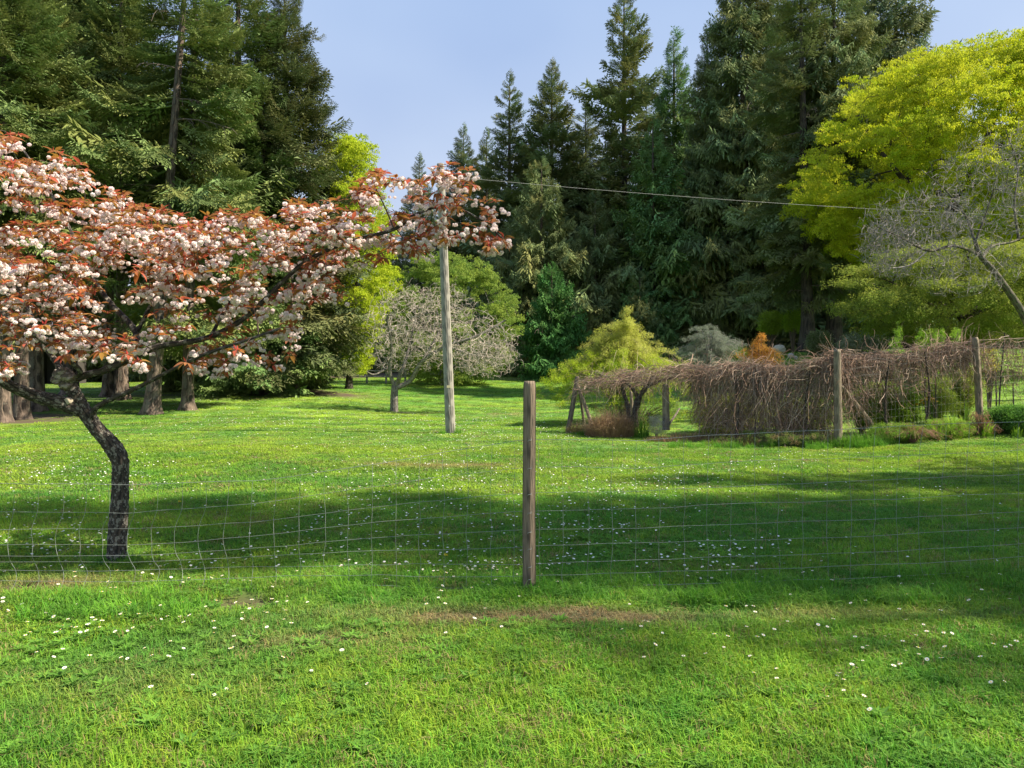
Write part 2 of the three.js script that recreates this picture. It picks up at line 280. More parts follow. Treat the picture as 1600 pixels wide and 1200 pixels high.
const conifers = [
  // far middle, left to right
  { px: 655, d: 86, tip: 243, R: 4, color: BLUE, kind: 'fir', label: 'small pale pointed conifer far behind the utility pole, leftmost of the distant spires' },
  { px: 724, d: 80, tip: 198, R: 4.8, color: BLUE, kind: 'fir', label: 'distant pointed conifer just right of the utility pole top' },
  { px: 760, d: 76, tip: 205, R: 4, color: DARK, kind: 'fir', label: 'narrow dark conifer between the pole and the taller twin spires' },
  { px: 796, d: 72, tip: 116, R: 4.8, color: DARK, kind: 'fir', gap: .16, label: 'slender dark spire conifer, left of the twin spires against the sky' },
  { px: 862, d: 70, tip: 98, R: 6, color: MID, kind: 'fir', gap: .1, label: 'dense brownish green spire conifer, right of the twin spires' },
  { px: 915, d: 73, tip: 160, R: 5.2, color: BLUE, kind: 'fir', label: 'blue green conifer squeezed between the spire and the tallest open conifer' },
  { px: 975, d: 66, tip: -18, R: 5.6, color: MID, kind: 'fir', gap: .3, low: -.05, top: .75, n: 210, cone: .62, lumpy: 1, label: 'tall open conifer with separate upswept branches against the middle sky' },
  { px: 1053, d: 70, tip: 48, R: 4.4, color: CEDAR, kind: 'cedar', label: 'light green feathery conifer top left of the largest conifer' },
  { px: 846, d: 60, tip: 250, R: 5.2, color: MID, kind: 'shaggy', low: -.5, crown: .05, label: 'drooping conifer with pale hanging boughs behind the bare orchard tree' },
  { px: 930, d: 62, tip: 300, R: 5.2, color: DARK, kind: 'shaggy', low: -.4, crown: .03, label: 'dark shaggy conifer in front of the tallest open conifer' },
  { px: 1020, d: 61, tip: 190, R: 4.6, color: CEDAR, kind: 'cedar', low: -.45, crown: .03, label: 'fresh green cedar beside the left flank of the largest conifer' },
  { px: 862, d: 55, tip: 415, R: 3.0, color: [.08, .2, .05], kind: 'cedar', low: -.5, crown: .02, n: 120, name: 'cedar_tree', category: 'cedar', label: 'low bright green cedar with fan boughs at the back edge of the lawn' },
  { px: 800, d: 62, tip: 350, R: 4.6, color: BLUE, kind: 'shaggy', low: -.4, crown: .02, label: 'deep green conifer right of the bare orchard tree at the lawn edge' },
  { px: 1000, d: 58, tip: 430, R: 3, color: DARK, kind: 'cedar', low: -.5, crown: .01, label: 'low dark evergreen directly behind the lime green shrub' },
  // right middle
  { px: 1163, d: 60, tip: -60, R: 5.6, color: DARK, kind: 'shaggy', low: -.55, top: .4, crown: .02, cone: .5, n: 420, dead: 46, deadLo: .15, deadHi: .7, deadL: 2.6, trunk: .6, clear: [.12, .8], bare: .5, deadMat: plain(.2, .165, .14), bark: firBark, gap: .12, near: 1, label: 'largest conifer right of centre with visible brown trunk and grey hanging branches' },
  { px: 1262, d: 43, tip: -70, R: 3.6, color: MID, kind: 'fine', low: -.4, top: .4, crown: .2, cone: .45, lean: -.02, clear: [.2, .8], bare: .55, trunk: .34, bark: darkBark, dead: 16, gap: .25, label: 'airy conifer on a leaning dark trunk right of the largest conifer' },
  { px: 1302, d: 44, tip: -90, R: 3.8, color: DARK, kind: 'shaggy', low: -.45, top: .4, crown: .16, cone: .45, clear: [.16, .55], bare: .6, trunk: .38, bark: darkBark, dead: 16, gap: .2, label: 'dark conifer with straight black trunk left of the yellow maple' },
  { px: 1400, d: 52, tip: -60, R: 4.8, color: BLUE, kind: 'cedar', low: -.5, top: .3, crown: .1, cone: .4, gap: .22, label: 'tall hanging conifer behind the yellow maple, rightmost against the sky' },
  { px: 1345, d: 58, tip: -120, R: 4, color: MID, kind: 'fine', low: -.4, crown: .06, gap: .15, label: 'green conifer standing between the black trunk and the tall hanging conifer' },
  { px: 1105, d: 62, tip: 40, R: 4, color: DARK, kind: 'shaggy', low: -.5, crown: .03, label: 'conifer half hidden behind the left side of the largest conifer' },
  { px: 1215, d: 64, tip: -60, R: 4.2, color: BLUE, kind: 'shaggy', low: -.5, crown: .1, label: 'conifer half hidden behind the right side of the largest conifer' },
  // left wood
  { px: 5, d: 27, tip: -150, R: 3.2, color: OLIVE, kind: 'fine', crown: .34, trunk: .2, near: 1, low: -.3, label: 'dark trunked conifer cut by the left edge of the photograph' },
  { px: 34, d: 28, tip: -160, R: 3.4, color: OLIVE, kind: 'fine', crown: .34, trunk: .21, near: 1, low: -.3, label: 'reddish brown trunked conifer second from the left edge' },
  { px: 57, d: 31, tip: -150, R: 3.2, color: [.1, .14, .045], kind: 'fine', crown: .36, trunk: .25, near: 1, low: -.3, label: 'conifer with pale flared trunk base close behind the reddish trunk' },
  { px: 237, d: 30, tip: -180, R: 3.7, color: OLIVE, kind: 'fine', crown: .36, trunk: .25, near: 1, lean: .078, clear: [.4, 1], low: -.35, dead: 10, deadLo: .35, deadHi: .75, gap: .2, bark: firBark, label: 'leaning conifer with thick furrowed trunk right of the cherry trunk' },
  { px: 293, d: 31.5, tip: -190, R: 3.8, color: OLIVE, kind: 'fine', crown: .14, trunk: .21, clear: [.14, 1], bare: .88, near: 1, lean: .018, low: -.3, dead: 12, deadLo: .35, deadHi: .75, gap: .16, label: 'conifer with short dark furrowed trunk, its boughs low over the lawn' },
  { px: 412, d: 39, tip: 130, R: 3.6, color: [.15, .23, .07], kind: 'fine', crown: .04, trunk: .2, near: 1, low: -.35, label: 'low branched conifer with boughs sweeping the grass left of the bare earth' },
  { px: 452, d: 41, tip: -24, R: 4.3, color: [.12, .145, .055], kind: 'fine', crown: .07, trunk: .36, near: 1, lean: -.012, cone: .62, low: -.3, n: 330, label: 'broad cone shaped conifer forming the right edge of the left wood' },
  { px: 372, d: 40, tip: -150, R: 4, color: OLIVE, kind: 'fine', crown: .15, trunk: .33, near: 1, cone: .55, low: -.3, label: 'conifer behind the cherry between the leaning trunk and the broad cone' },
  { px: 170, d: 38, tip: -160, R: 3.8, color: [.1, .14, .045], kind: 'fine', crown: .3, trunk: .24, near: 1, low: -.3, label: 'conifer with slim trunk seen just right of the cherry fork' },
  { px: 190, d: 36, tip: -140, R: 3.5, color: OLIVE, kind: 'fine', crown: .33, trunk: .26, near: 1, low: -.3, label: 'conifer with brown trunk left of the thick furrowed trunk' },
  { px: 110, d: 40, tip: -260, R: 4.2, color: OLIVE, kind: 'fine', crown: .26, trunk: .3, near: 1, low: -.3, label: 'shaded conifer deep in the left wood behind the cherry crown' },
  { px: 335, d: 42, tip: 60, R: 4, color: OLIVE, kind: 'shaggy', crown: .06, trunk: .25, low: -.5, label: 'deep green drooping conifer in the shade left of the broad cone' },
  { px: -60, d: 31, tip: -260, R: 4, color: OLIVE, kind: 'fine', crown: .3, trunk: .35, near: 1, low: -.3, label: 'conifer just outside the left edge whose boughs reach into view' },
];
conifers.forEach((o, k) => conifer({ seed: 100 + k * 17, ...o }));
{
  const row = [[-150, 70, 60], [-30, 66, 20], [60, 62, 40], [130, 60, 120], [215, 62, 30], [280, 58, 150], [350, 66, 100], [430, 62, 180], [520, 74, 330], [600, 78, 330], [690, 84, 310], [760, 88, 270], [830, 86, 230], [900, 88, 220], [960, 86, 200], [1010, 80, 150], [1090, 82, 120], [1180, 80, 60], [1260, 78, 40], [1330, 74, 60], [1400, 72, 60], [1455, 66, 150], [1520, 62, 210], [1590, 60, 180], [1660, 58, 200], [1480, 56, 330], [1560, 52, 320], [1640, 50, 300]];
  const behind = ['the left edge behind the first trunks', 'the left edge between the first two trunks', 'the flared trunk at the left edge', 'the cherry knuckle', 'the thick furrowed trunk, in the shade', 'the short dark furrowed trunk', "the leaning trunk's upper boughs", 'the broad cone, deep in the wood', 'the lime green young maple', "the bare orchard tree's left half", 'the cherry branch tip', 'the utility pole, low in the gap', 'the pair of twin spires, at their foot', 'the twin spires, between their trunks', 'the bright green low cedar', 'the tallest open conifer', 'the feathery light green conifer', 'the lime green garden shrub', "the largest conifer's left flank", "the largest conifer's right flank", 'the leaning dark trunk', 'the black straight trunk', "the maple's left edge", "the maple's lower crown", "the lichen tree's left twigs", "the lichen tree's trunk", "the maple's right half", 'the right edge below the maple'];
  row.forEach(([px, d, tip], k) => conifer({ seed: 900 + k * 13, px, d, tip, R: 4.6, color: k % 3 ? DARK : MID, kind: k % 2 ? 'shaggy' : 'fir', crown: .02, low: -.4, cone: .6, name: 'background_conifer', label: 'dark back row conifer showing behind ' + behind[k], group: 'conifers packed into the back row of the wood', n: 130 }));
}


// ------------------------------------------------------------------ broadleaf trees: limbs drawn, then twigs grown to points of the crown
function grow(R, limbs, targets, o) {
  const nodes = [];
  const add = (p, par, r = 0) => { nodes.push({ p, par, r, kids: [], w: 0 }); if (par >= 0) nodes[par].kids.push(nodes.length - 1); return nodes.length - 1; };
  const nearest = (p, lift = 0) => { let b = 0, bd = 1e9; for (let k = 0; k < nodes.length; k++) { const q = nodes[k].p, dx = q.x - p.x, dy = q.y - p.y, dz = q.z - p.z; let d = dx * dx + dy * dy + dz * dz; if (lift && dy > 0) d += lift * dy * dy; if (d < bd) { bd = d; b = k; } } return [b, Math.sqrt(bd)]; };
  for (const l of limbs) {
    const pts = curve(l.pts, Math.max(6, l.n || Math.round(l.pts.length * (o.res || 4)))); let par = nodes.length ? nearest(pts[0])[0] : -1;
    pts.forEach((p, k) => { const t = k / (pts.length - 1), r = Array.isArray(l.r) ? lerp(l.r[0], l.r[1], t) : l.r(t); par = add(p, par, r); });
  }
  const nl = nodes.length, sorted = targets.map(p => [nearest(p)[1], p]).sort((a, b) => a[0] - b[0]), tips = [];
  for (const [, p] of sorted) {
    const [b, d] = nearest(p, o.lift || 0); if (d < .02) continue;
    const q = nodes[b].p, pd = nodes[b].par >= 0 ? q.clone().sub(nodes[nodes[b].par].p).normalize() : V(0, 1, 0);
    const n = Math.max(1, Math.min(7, Math.round(d / o.step))), c = q.clone().lerp(p, .5).addScaledVector(pd, d * .22).add(V(0, d * (o.arch ?? .1), 0)); let par = b;
    for (let k = 1; k <= n; k++) {
      const t = k / n, x = q.clone().multiplyScalar((1 - t) * (1 - t)).addScaledVector(c, 2 * t * (1 - t)).addScaledVector(p, t * t);
      const j = o.jit * d / n * (k < n ? 1 : .3); x.add(V((R() - .5) * j, (R() - .5) * j, (R() - .5) * j)); par = add(x, par);
    }
    tips.push({ p: nodes[par].p, dir: nodes[par].p.clone().sub(nodes[nodes[par].par].p).normalize(), k: par });
  }
  for (let k = nodes.length - 1; k >= 0; k--) { const a = nodes[k]; if (!a.kids.length) a.w += 1; if (a.par >= 0) nodes[a.par].w += a.w; a.r = Math.max(k < nl ? a.r : 0, o.tipR * Math.pow(a.w, o.pow || .42)); }
  for (let k = nl; k < nodes.length; k++) nodes[k].r = Math.min(nodes[k].r, nodes[nodes[k].par].r * .85 + .0005);
  const thick = new MB(), thin = new MB(), stack = [[0, -1]];
  while (stack.length) {
    let [k, par] = stack.pop(); const pts = [], rs = []; if (par >= 0) { pts.push(nodes[par].p); rs.push(Math.min(nodes[k].r, nodes[par].r * .9)); }
    for (;;) {
      const a = nodes[k]; pts.push(a.p); rs.push(a.r); if (!a.kids.length) break;
      let best = a.kids[0]; for (const c of a.kids) if (nodes[c].r > nodes[best].r) best = c;
      for (const c of a.kids) if (c !== best) stack.push([c, k]); k = best;
    }
    if (pts.length > 1) { rs[rs.length - 1] *= .5; const m = rs[0], big = m > (o.split || .03); (big ? thick : thin).tube(pts, rs, m > .06 ? (o.sides || 12) : m > .025 ? 7 : m > .01 ? 4 : 3, { tile: o.tile || .3, bump: big ? o.bump : null, cap: 0 }); }
  }
  return { nodes, tips, nl, thick: thick.geo(true), thin: thin.geo(true) };
}
function leafClump(seed, n, len, wid, o = {}) {                          // leaves scattered through a unit ball
  const R = rng(seed), b = new MB();
  for (let k = 0; k < n; k++) {
    const p = V(R() - .5, (R() - .5) * (o.flat || .6), R() - .5).multiplyScalar(1.6), d = V(R() - .5, (o.droop ?? -.3) + (R() - .5) * .6, R() - .5).normalize();
    const nr = V((R() - .5) * 1.2, 1, (R() - .5) * 1.2).normalize(), L = len * (.6 + .8 * R());
    if (o.broad) { const s = V(0, 0, 0).crossVectors(d, nr).normalize(), m = p.clone().addScaledVector(d, L * .5), f = nr.clone().multiplyScalar(wid * .2);
      const a = b.v(p), e = b.v(p.clone().addScaledVector(d, L * .25).addScaledVector(s, wid * .42).add(f)), g = b.v(m.clone().addScaledVector(s, wid * .5).add(f)), h = b.v(p.clone().addScaledVector(d, L)), i = b.v(m.clone().addScaledVector(s, -wid * .5).add(f)), j = b.v(p.clone().addScaledVector(d, L * .25).addScaledVector(s, -wid * .42).add(f)), c = b.v(m);
      b.tri(a, c, e); b.tri(e, c, g); b.tri(g, c, h); b.tri(h, c, i); b.tri(i, c, j); b.tri(j, c, a);
    } else b.rhomb(p, d, L, wid * (.7 + .6 * R()), nr);
  }
  return b.geo();
}
const C = {
  maple: [1, 2, 3].map(s => leafClump(20 + s, 46, .34, .22, { broad: 1, droop: -.55, flat: .5 })),
  small: [1, 2, 3].map(s => leafClump(30 + s, 60, .28, .13, { droop: -.2, flat: .7 })),
  tiny: [1, 2, 3].map(s => leafClump(40 + s, 70, .2, .07, { droop: -.3, flat: .8 })),
};
function foliage(t, R, list, geos, mat = leafMat) { const l = geos.map(() => []); for (const e of list) l[Math.floor(R() * geos.length)].push(e); l.forEach((x, k) => x.length && inst('foliage', geos[k], mat, x, t)); }
const jitC = (R, a, b, v = .3) => { const t = R(), s = 1 - v / 2 + v * R(); return [0, 1, 2].map(k => lerp(a[k], b[k], t) * s); };
function broadleaf(o) {                                                  // crown = flattened pads of leaf clumps on limb ends inside a lumpy ellipsoid given by pixel box and depth
  const R = rng(o.seed), base = on(o.px, o.d), t = thing(o.name, o.label, o.category || 'tree', base, o.group);
  const k = o.d / SC, cx = (o.box[0] + o.box[2]) / 2, rx = (o.box[2] - o.box[0]) / 2 * k, ry = (o.box[3] - o.box[1]) / 2 * k, ctr = at(cx, (o.box[1] + o.box[3]) / 2, o.d).sub(base), rz = o.rz || rx * .85;
  const pads = [], pts = [];
  for (let i = 0; i < o.pads; i++) {
    const y = -1 + 2 * (i + R()) / o.pads, a = i * 2.39996 + R(), r = Math.sqrt(Math.max(0, 1 - y * y)) * (R() < .25 ? .55 * R() + .2 : .78 + .25 * R()), p = V(Math.cos(a) * r * rx, y * ry * .95, Math.sin(a) * r * rz).add(ctr);
    if (o.keep && !o.keep(p.clone().add(base))) continue; pads.push(p);
  }
  const trunkTop = V(ctr.x * .6, Math.max(.5, ctr.y - ry * .55), ctr.z * .6), r0 = o.trunk;
  const limbs = [{ pts: [V(0, -.2, 0), V(.05, trunkTop.y * .35, 0), V(trunkTop.x * .5, trunkTop.y * .7, .05), trunkTop], r: x => r0 * (1 - .35 * x) * (1 + .5 * Math.exp(-x * 14)) }];
  for (let e = 0; e < 6; e++) { const a = e * 1.05 + R() * .5, q = ctr.clone().add(V(Math.cos(a) * rx * .5, ry * (.1 + .4 * R()), Math.sin(a) * rz * .5)); limbs.push({ pts: [trunkTop, trunkTop.clone().lerp(q, .5).add(V(0, -.04 * ry, 0)), q], r: [r0 * .5, r0 * .16] }); }
  const g = grow(R, limbs, pads, { step: .7, jit: .5, tipR: o.tipR || .018, arch: -.05, split: .01, tile: .5 });
  mesh('trunk', mergeGeometries([g.thick, g.thin]), o.bark || greyBark, t);
  const list = [];
  for (const p of pads) { const n = o.per, up = clamp((p.y - ctr.y) / ry * .5 + .5); const tone = R();
    for (let e = 0; e < n; e++) { const a = R() * 6.28, r = Math.sqrt(R()) * o.padR, q = p.clone().add(V(Math.cos(a) * r, (R() - .5) * o.padH - r * r * .12, Math.sin(a) * r)), s = o.leafS * (.6 + .8 * R());
      list.push({ m: M4(q, R() * 6.28, s, s, s, (R() - .5) * .6, (R() - .5) * .6), c: o.col(R, up, tone) }); } }
  foliage(t, R, list, o.geos); return { t, g, base };
}
broadleaf({ seed: 41, name: 'maple_tree', category: 'maple', px: 1475, d: 38, box: [1238, 62, 1720, 430], rz: 5.6, pads: 480, per: 32, padR: 1.15, padH: .75, leafS: .22, trunk: .4, tipR: .02, geos: C.maple, bark: darkBark,
  keep: q => { const px = 800 + q.x / -q.z * SC, py = 600 - (q.y - EYE) / -q.z * SC; return py > interp([[1230, 330], [1290, 225], [1350, 130], [1420, 95], [1560, 60], [1700, 40]], px) && py < interp([[1240, 380], [1330, 470], [1720, 400]], px); },
  col: (R, up, tone) => tone < .45 ? jitC(R, [.5, .53, .035], [.42, .49, .025]) : jitC(R, [.36, .48, .02], [.5, .52, .02]), label: 'large maple in yellow green new leaf filling the upper right corner' });
broadleaf({ seed: 42, name: 'maple_tree', category: 'maple', px: 545, d: 44, box: [482, 205, 606, 585], rz: 2.6, pads: 120, per: 26, padR: .9, padH: .6, leafS: .24, trunk: .2, geos: C.maple, bark: darkBark,
  col: R => jitC(R, [.34, .46, .02], [.46, .54, .03]), label: 'lime green young maple at the right edge of the left wood' });
broadleaf({ seed: 43, name: 'alder_tree', category: 'tree', px: 690, d: 50, box: [588, 398, 808, 600], rz: 3.2, pads: 95, per: 26, padR: .85, padH: .8, leafS: .25, trunk: .2, geos: C.maple,
  col: R => jitC(R, [.17, .28, .05], [.28, .37, .06]), label: 'mid green leafy tree directly behind the bare orchard tree' });
broadleaf({ seed: 44, name: 'weeping_maple', category: 'tree', px: 1490, d: 31, box: [1325, 378, 1700, 535], rz: 3.4, pads: 190, per: 20, padR: .9, padH: .14, leafS: .26, trunk: .16, geos: C.small, bark: darkBark,
  col: R => jitC(R, [.19, .27, .045], [.32, .36, .06]), label: 'olive bronze tree with layered spreading boughs below the bare lichen tree' });

// ------------------------------------------------------------------ bare trees
function bareTree(o) {
  const R = rng(o.seed), base = on(o.px, o.d), t = thing(o.name, o.label, o.category, base), rel = (px, py, d) => at(px, py, d).sub(base);
  const limbs = o.limbs.map(l => ({ pts: l.p.map(q => rel(...q)), r: l.r })); limbs[0].pts.unshift(V(0, -.15, 0), V(0, .02, 0));
  const targets = []; while (targets.length < o.n) { const l = o.lobes[Math.floor(R() * o.lobes.length)], a = V(R() * 2 - 1, R() * 2 - 1, R() * 2 - 1), q = a.length(); if (q > 1 || q < .25 || R() > l[5]) continue; const k = l[2] / SC; targets.push(at(l[0], l[1], l[2]).sub(base).add(V(a.x * l[3] * k, a.y * l[4] * k, a.z * l[3] * k * .9))); }
  const g = grow(R, limbs, targets, { step: .28, jit: .75, tipR: o.tipR, arch: o.arch ?? .12, split: .035, tile: .35, pow: .4 });
  const spur = new MB();                                                 // short crooked fruiting spurs
  for (let k = g.nl; k < g.nodes.length; k++) if (R() < (o.spur || .7)) { const p = g.nodes[k].p, d = V(R() - .5, R() - .25, R() - .5).normalize(), L = .1 + .3 * R(); spur.tube([p, p.clone().addScaledVector(d, L * .5).add(V(0, L * .08, 0)), p.clone().addScaledVector(d, L).add(V((R() - .5) * .15, (o.hang || 0) * L, (R() - .5) * .15))], x => (o.spurR || .007) * (1 - x) + .003, 3); }
  mesh('trunk', g.thick, o.bark, t); mesh('twigs', mergeGeometries([g.thin, spur.geo(true)]), o.twig, t, 'stuff');
  return { t, g, R };
}
const twigTan = plain(.45, .39, .34), twigGrey = plain(.27, .245, .24);
bareTree({ seed: 51, name: 'orchard_tree', category: 'fruit tree', px: 616, d: 34, bark: greyBark, twig: twigTan, n: 4000, tipR: .007, hang: -.25, label: 'bare old orchard tree with forked trunk and dense tan twigs',
  limbs: [{ p: [[616, 620, 34], [617, 604, 34]], r: [.2, .155] }, { p: [[617, 606, 34], [609, 580, 33.8], [612, 545, 33.5], [605, 500, 33]], r: [.1, .04] }, { p: [[618, 604, 34], [630, 575, 33.7], [640, 540, 34.6], [648, 500, 35]], r: [.1, .035] }, { p: [[619, 606, 34], [640, 596, 34], [660, 565, 33.5], [700, 540, 33], [745, 525, 33], [790, 500, 33.4]], r: [.12, .035] }, { p: [[612, 590, 34], [596, 570, 34.2], [585, 540, 34.6]], r: [.06, .03] }, { p: [[660, 566, 33.6], [690, 510, 34], [700, 470, 34.5]], r: [.07, .03] }, { p: [[700, 541, 33], [740, 555, 34.2], [785, 560, 35]], r: [.05, .02] }, { p: [[606, 575, 34], [585, 585, 33], [572, 580, 32]], r: [.05, .02] }],
  lobes: [[632, 500, 34, 62, 62, 1], [640, 545, 34, 75, 40, .8], [735, 535, 33.6, 78, 52, 1], [760, 560, 33.6, 55, 32, .8], [690, 480, 34, 55, 40, .6]] });
{
  const { t, g, R } = bareTree({ seed: 52, name: 'lichen_tree', category: 'tree', px: 1640, d: 25, bark: bark(22, [.03, .025, .02], [.14, .12, .09], [.12, .16, .05], .6, .03), twig: twigGrey, n: 3300, tipR: .0042, spur: 1, spurR: .0045, label: 'leafless tree with grey lichen twigs reaching in from the right edge',
    limbs: [{ p: [[1618, 535, 25], [1598, 490, 25], [1572, 450, 25], [1550, 420, 25], [1532, 400, 25], [1524, 378, 25]], r: [.16, .06] }, { p: [[1530, 398, 25], [1490, 384, 24.6], [1450, 392, 24.2], [1410, 372, 24], [1372, 355, 24]], r: [.05, .015] }, { p: [[1534, 404, 25], [1550, 385, 25.5], [1590, 375, 26], [1640, 340, 26]], r: [.06, .03] }, { p: [[1524, 380, 25], [1510, 340, 25.5], [1480, 300, 26], [1440, 265, 26]], r: [.045, .012] }, { p: [[1592, 376, 26], [1585, 320, 26.5], [1590, 260, 27], [1570, 200, 27]], r: [.05, .015] }, { p: [[1524, 378, 25], [1545, 320, 25], [1560, 270, 24.5]], r: [.04, .012] }, { p: [[1450, 391, 24.2], [1420, 415, 24], [1380, 420, 24]], r: [.025, .01] }],
    lobes: [[1440, 350, 24.5, 95, 55, 1], [1540, 300, 25.5, 85, 95, 1], [1500, 420, 24.6, 90, 45, .5], [1390, 390, 24.2, 50, 50, .7], [1620, 280, 26, 70, 100, .8]] });
}

// ------------------------------------------------------------------ flowering cherry
function inside(poly, x, y) { let c = false; for (let i = 0, j = poly.length - 1; i < poly.length; j = i++) if ((poly[i][1] > y) !== (poly[j][1] > y) && x < (poly[j][0] - poly[i][0]) * (y - poly[i][1]) / (poly[j][1] - poly[i][1]) + poly[i][0]) c = !c; return c; }
{
  const R = rng(77), base = V((184 - 800) / SC * 6.9, land((184 - 800) / SC * 6.9, -6.9), -6.9), t = thing('cherry_tree', 'flowering cherry with crooked dark trunk, bronze leaves and pale pink blossom', 'cherry tree', base);
  const rel = q => at(...q).sub(base), L = (p, r) => ({ pts: p.map(rel), r });
  const limbs = [
    L([[180, 900, 6.9], [182, 876, 6.9], [183, 850, 6.9], [186, 800, 6.9], [188, 750, 6.9], [187, 718, 6.88], [172, 693, 6.86], [150, 668, 6.84], [131, 641, 6.82], [116, 614, 6.8], [106, 594, 6.8]], x => .082 * (1 - .3 * x) * (1 + .6 * Math.exp(-x * 16)) * (1 + .1 * Math.exp(-(((x - .56) / .05) ** 2)))),
    L([[127, 640, 6.82], [95, 629, 6.75], [60, 620, 6.7], [30, 609, 6.6], [0, 594, 6.5], [-60, 560, 6.4], [-130, 520, 6.3], [-200, 470, 6.3]], [.07, .022]),
    L([[143, 656, 6.8], [148, 640, 6.75], [165, 628, 6.7], [190, 617, 6.65], [220, 603, 6.6], [255, 585, 6.5], [290, 567, 6.4], [335, 548, 6.3], [390, 530, 6.2], [440, 512, 6.2]], [.026, .01]),
    L([[108, 596, 6.8], [135, 586, 6.85], [165, 578, 6.9], [203, 560, 6.95], [245, 542, 7], [290, 535, 7], [329, 526, 7], [385, 495, 6.9], [420, 462, 6.8], [476, 410, 6.7], [544, 378, 6.6], [616, 358, 6.5], [652, 334, 6.5], [700, 322, 6.45], [745, 340, 6.4], [785, 372, 6.4]], x => .036 * (1 - .8 * x)),
    L([[110, 592, 6.8], [125, 580, 6.75], [100, 558, 6.6], [74, 538, 6.4], [35, 510, 6.2], [-10, 480, 6.1], [-60, 440, 6]], [.026, .01]),
    L([[203, 560, 6.95], [213, 522, 7.2], [176, 478, 7.4], [155, 450, 7.5], [130, 400, 7.6], [100, 340, 7.7], [60, 270, 7.7], [30, 225, 7.8]], [.034, .008]),
    L([[212, 524, 7.2], [240, 470, 7.3], [270, 430, 7.5], [310, 390, 7.6], [345, 355, 7.7], [368, 335, 7.8]], [.022, .007]),
    L([[329, 526, 7], [371, 450, 7.3], [402, 411, 7.5], [420, 376, 7.7], [470, 335, 7.8], [496, 312, 7.8]], [.02, .006]),
    L([[104, 592, 6.8], [60, 520, 7.3], [30, 450, 7.8], [0, 380, 8], [-40, 300, 8.2]], [.03, .01]),
    L([[616, 358, 6.5], [600, 320, 6.6], [585, 290, 6.7]], [.009, .004]), L([[700, 323, 6.45], [720, 295, 6.4], [738, 275, 6.3]], [.007, .004]),
  ];
  const poly = [[-240, 230], [-60, 195], [0, 198], [55, 215], [95, 245], [140, 262], [165, 290], [205, 305], [235, 325], [280, 330], [310, 345], [350, 320], [390, 318], [430, 335], [470, 312], [498, 294], [520, 305], [540, 325], [570, 275], [600, 268], [640, 285], [680, 268], [735, 262], [748, 275], [735, 298], [770, 312], [785, 325], [782, 350], [802, 386], [770, 392], [735, 372], [690, 382], [650, 395], [612, 384], [600, 418], [560, 440], [520, 470], [470, 500], [456, 560], [450, 592], [400, 596], [345, 588], [280, 575], [215, 572], [180, 560], [120, 555], [60, 560], [10, 590], [-120, 560], [-240, 480]];
  const targets = [], dens = (x, y) => (y > 455 ? .55 : 1) * (x > 560 ? .8 : 1) * (x < 330 && y < 470 ? 1.15 : .9) * smooth(.33, .46, fbm(x * .016, y * .05, 60, 2));
  let guard = 0;
  while (targets.length < 1650 && guard++ < 90000) {
    const x = -240 + R() * 1050, y = 190 + R() * 410; if (!inside(poly, x, y) || R() > dens(x, y) * .85) continue;
    const h = interp([[-240, 1.7], [100, 1.55], [350, 1.05], [600, .5], [800, .2]], x), d = interp([[-240, 6.9], [100, 6.95], [400, 7.0], [650, 6.5], [800, 6.4]], x) + (R() + R() - 1) * h * 1.15;
    targets.push(rel([x, y, d]));
  }
  for (const q of [[686, 262, 6.3], [696, 268, 6.35], [678, 275, 6.3], [700, 258, 6.3], [690, 285, 6.3], [683, 300, 6.3], [702, 292, 6.35], [694, 276, 6.25], [688, 320, 6.2], [697, 338, 6.2], [690, 352, 6.25], [686, 368, 6.3], [699, 372, 6.3], [691, 306, 6.25]]) targets.push(rel(q));
  const bump = (u, k) => 1 + .07 * Math.sin(u * 19 + k * 1.1) * Math.sin(k * .83 + u * 6) + .05 * Math.sin(u * 44 + k * 2.3) + .035 * Math.sin(k * 2.9 + u * 12);
  limbs[0].n = 76; limbs[1].n = 40;
  const g = grow(R, limbs, targets, { step: .11, jit: .5, tipR: .0021, arch: .1, split: .012, tile: .16, bump, res: 5, sides: 22, pow: .44 });
  const bc = rel([98, 586, 6.76]), knob = (c, r, sd) => { const q = new THREE.IcosahedronGeometry(1, 5), a = q.attributes.position; for (let k = 0; k < a.count; k++) { const v = V(a.getX(k), a.getY(k), a.getZ(k)), n = r * (.72 + .4 * fbm(v.x * 2 + sd, v.y * 2.2 + v.z * 2 + sd, sd, 3) + .26 * (fbm(v.x * 9 + v.z * 7, v.y * 9, sd, 2) - .3)); a.setXYZ(k, c.x + v.x * n, c.y + v.y * n * .85, c.z + v.z * n); } q.computeVertexNormals(); return q; };
  const burlG = mergeGeometries([knob(bc, .08, 3), knob(bc.clone().add(V(.06, -.02, .02)), .064, 5), knob(bc.clone().add(V(-.03, -.045, .03)), .052, 8), knob(bc.clone().add(V(.015, .03, .04)), .048, 11), knob(bc.clone().add(V(.035, -.085, .01)), .06, 13)]);   // the swollen knuckle where an old limb was lost
  mesh('trunk', g.thick, cherryBark, t); mesh('burl', burlG, bark(17, [.03, .024, .02], [.2, .165, .14], [.36, .33, .3], .8, .03), t);
  const cut = new MB(), sp = rel([111, 626, 6.76]); cut.tube([sp.clone().add(V(0, 0, -.05)), sp.clone().add(V(-.01, -.005, .045)), sp.clone().add(V(-.012, -.006, .05))], [.034, .03, .026], 14, { cap: 2 }); mesh('pruned_stub', cut.geo(true), plain(.5, .44, .34), t);
  mesh('twigs', g.thin, plain(.1, .062, .05), t, 'stuff');
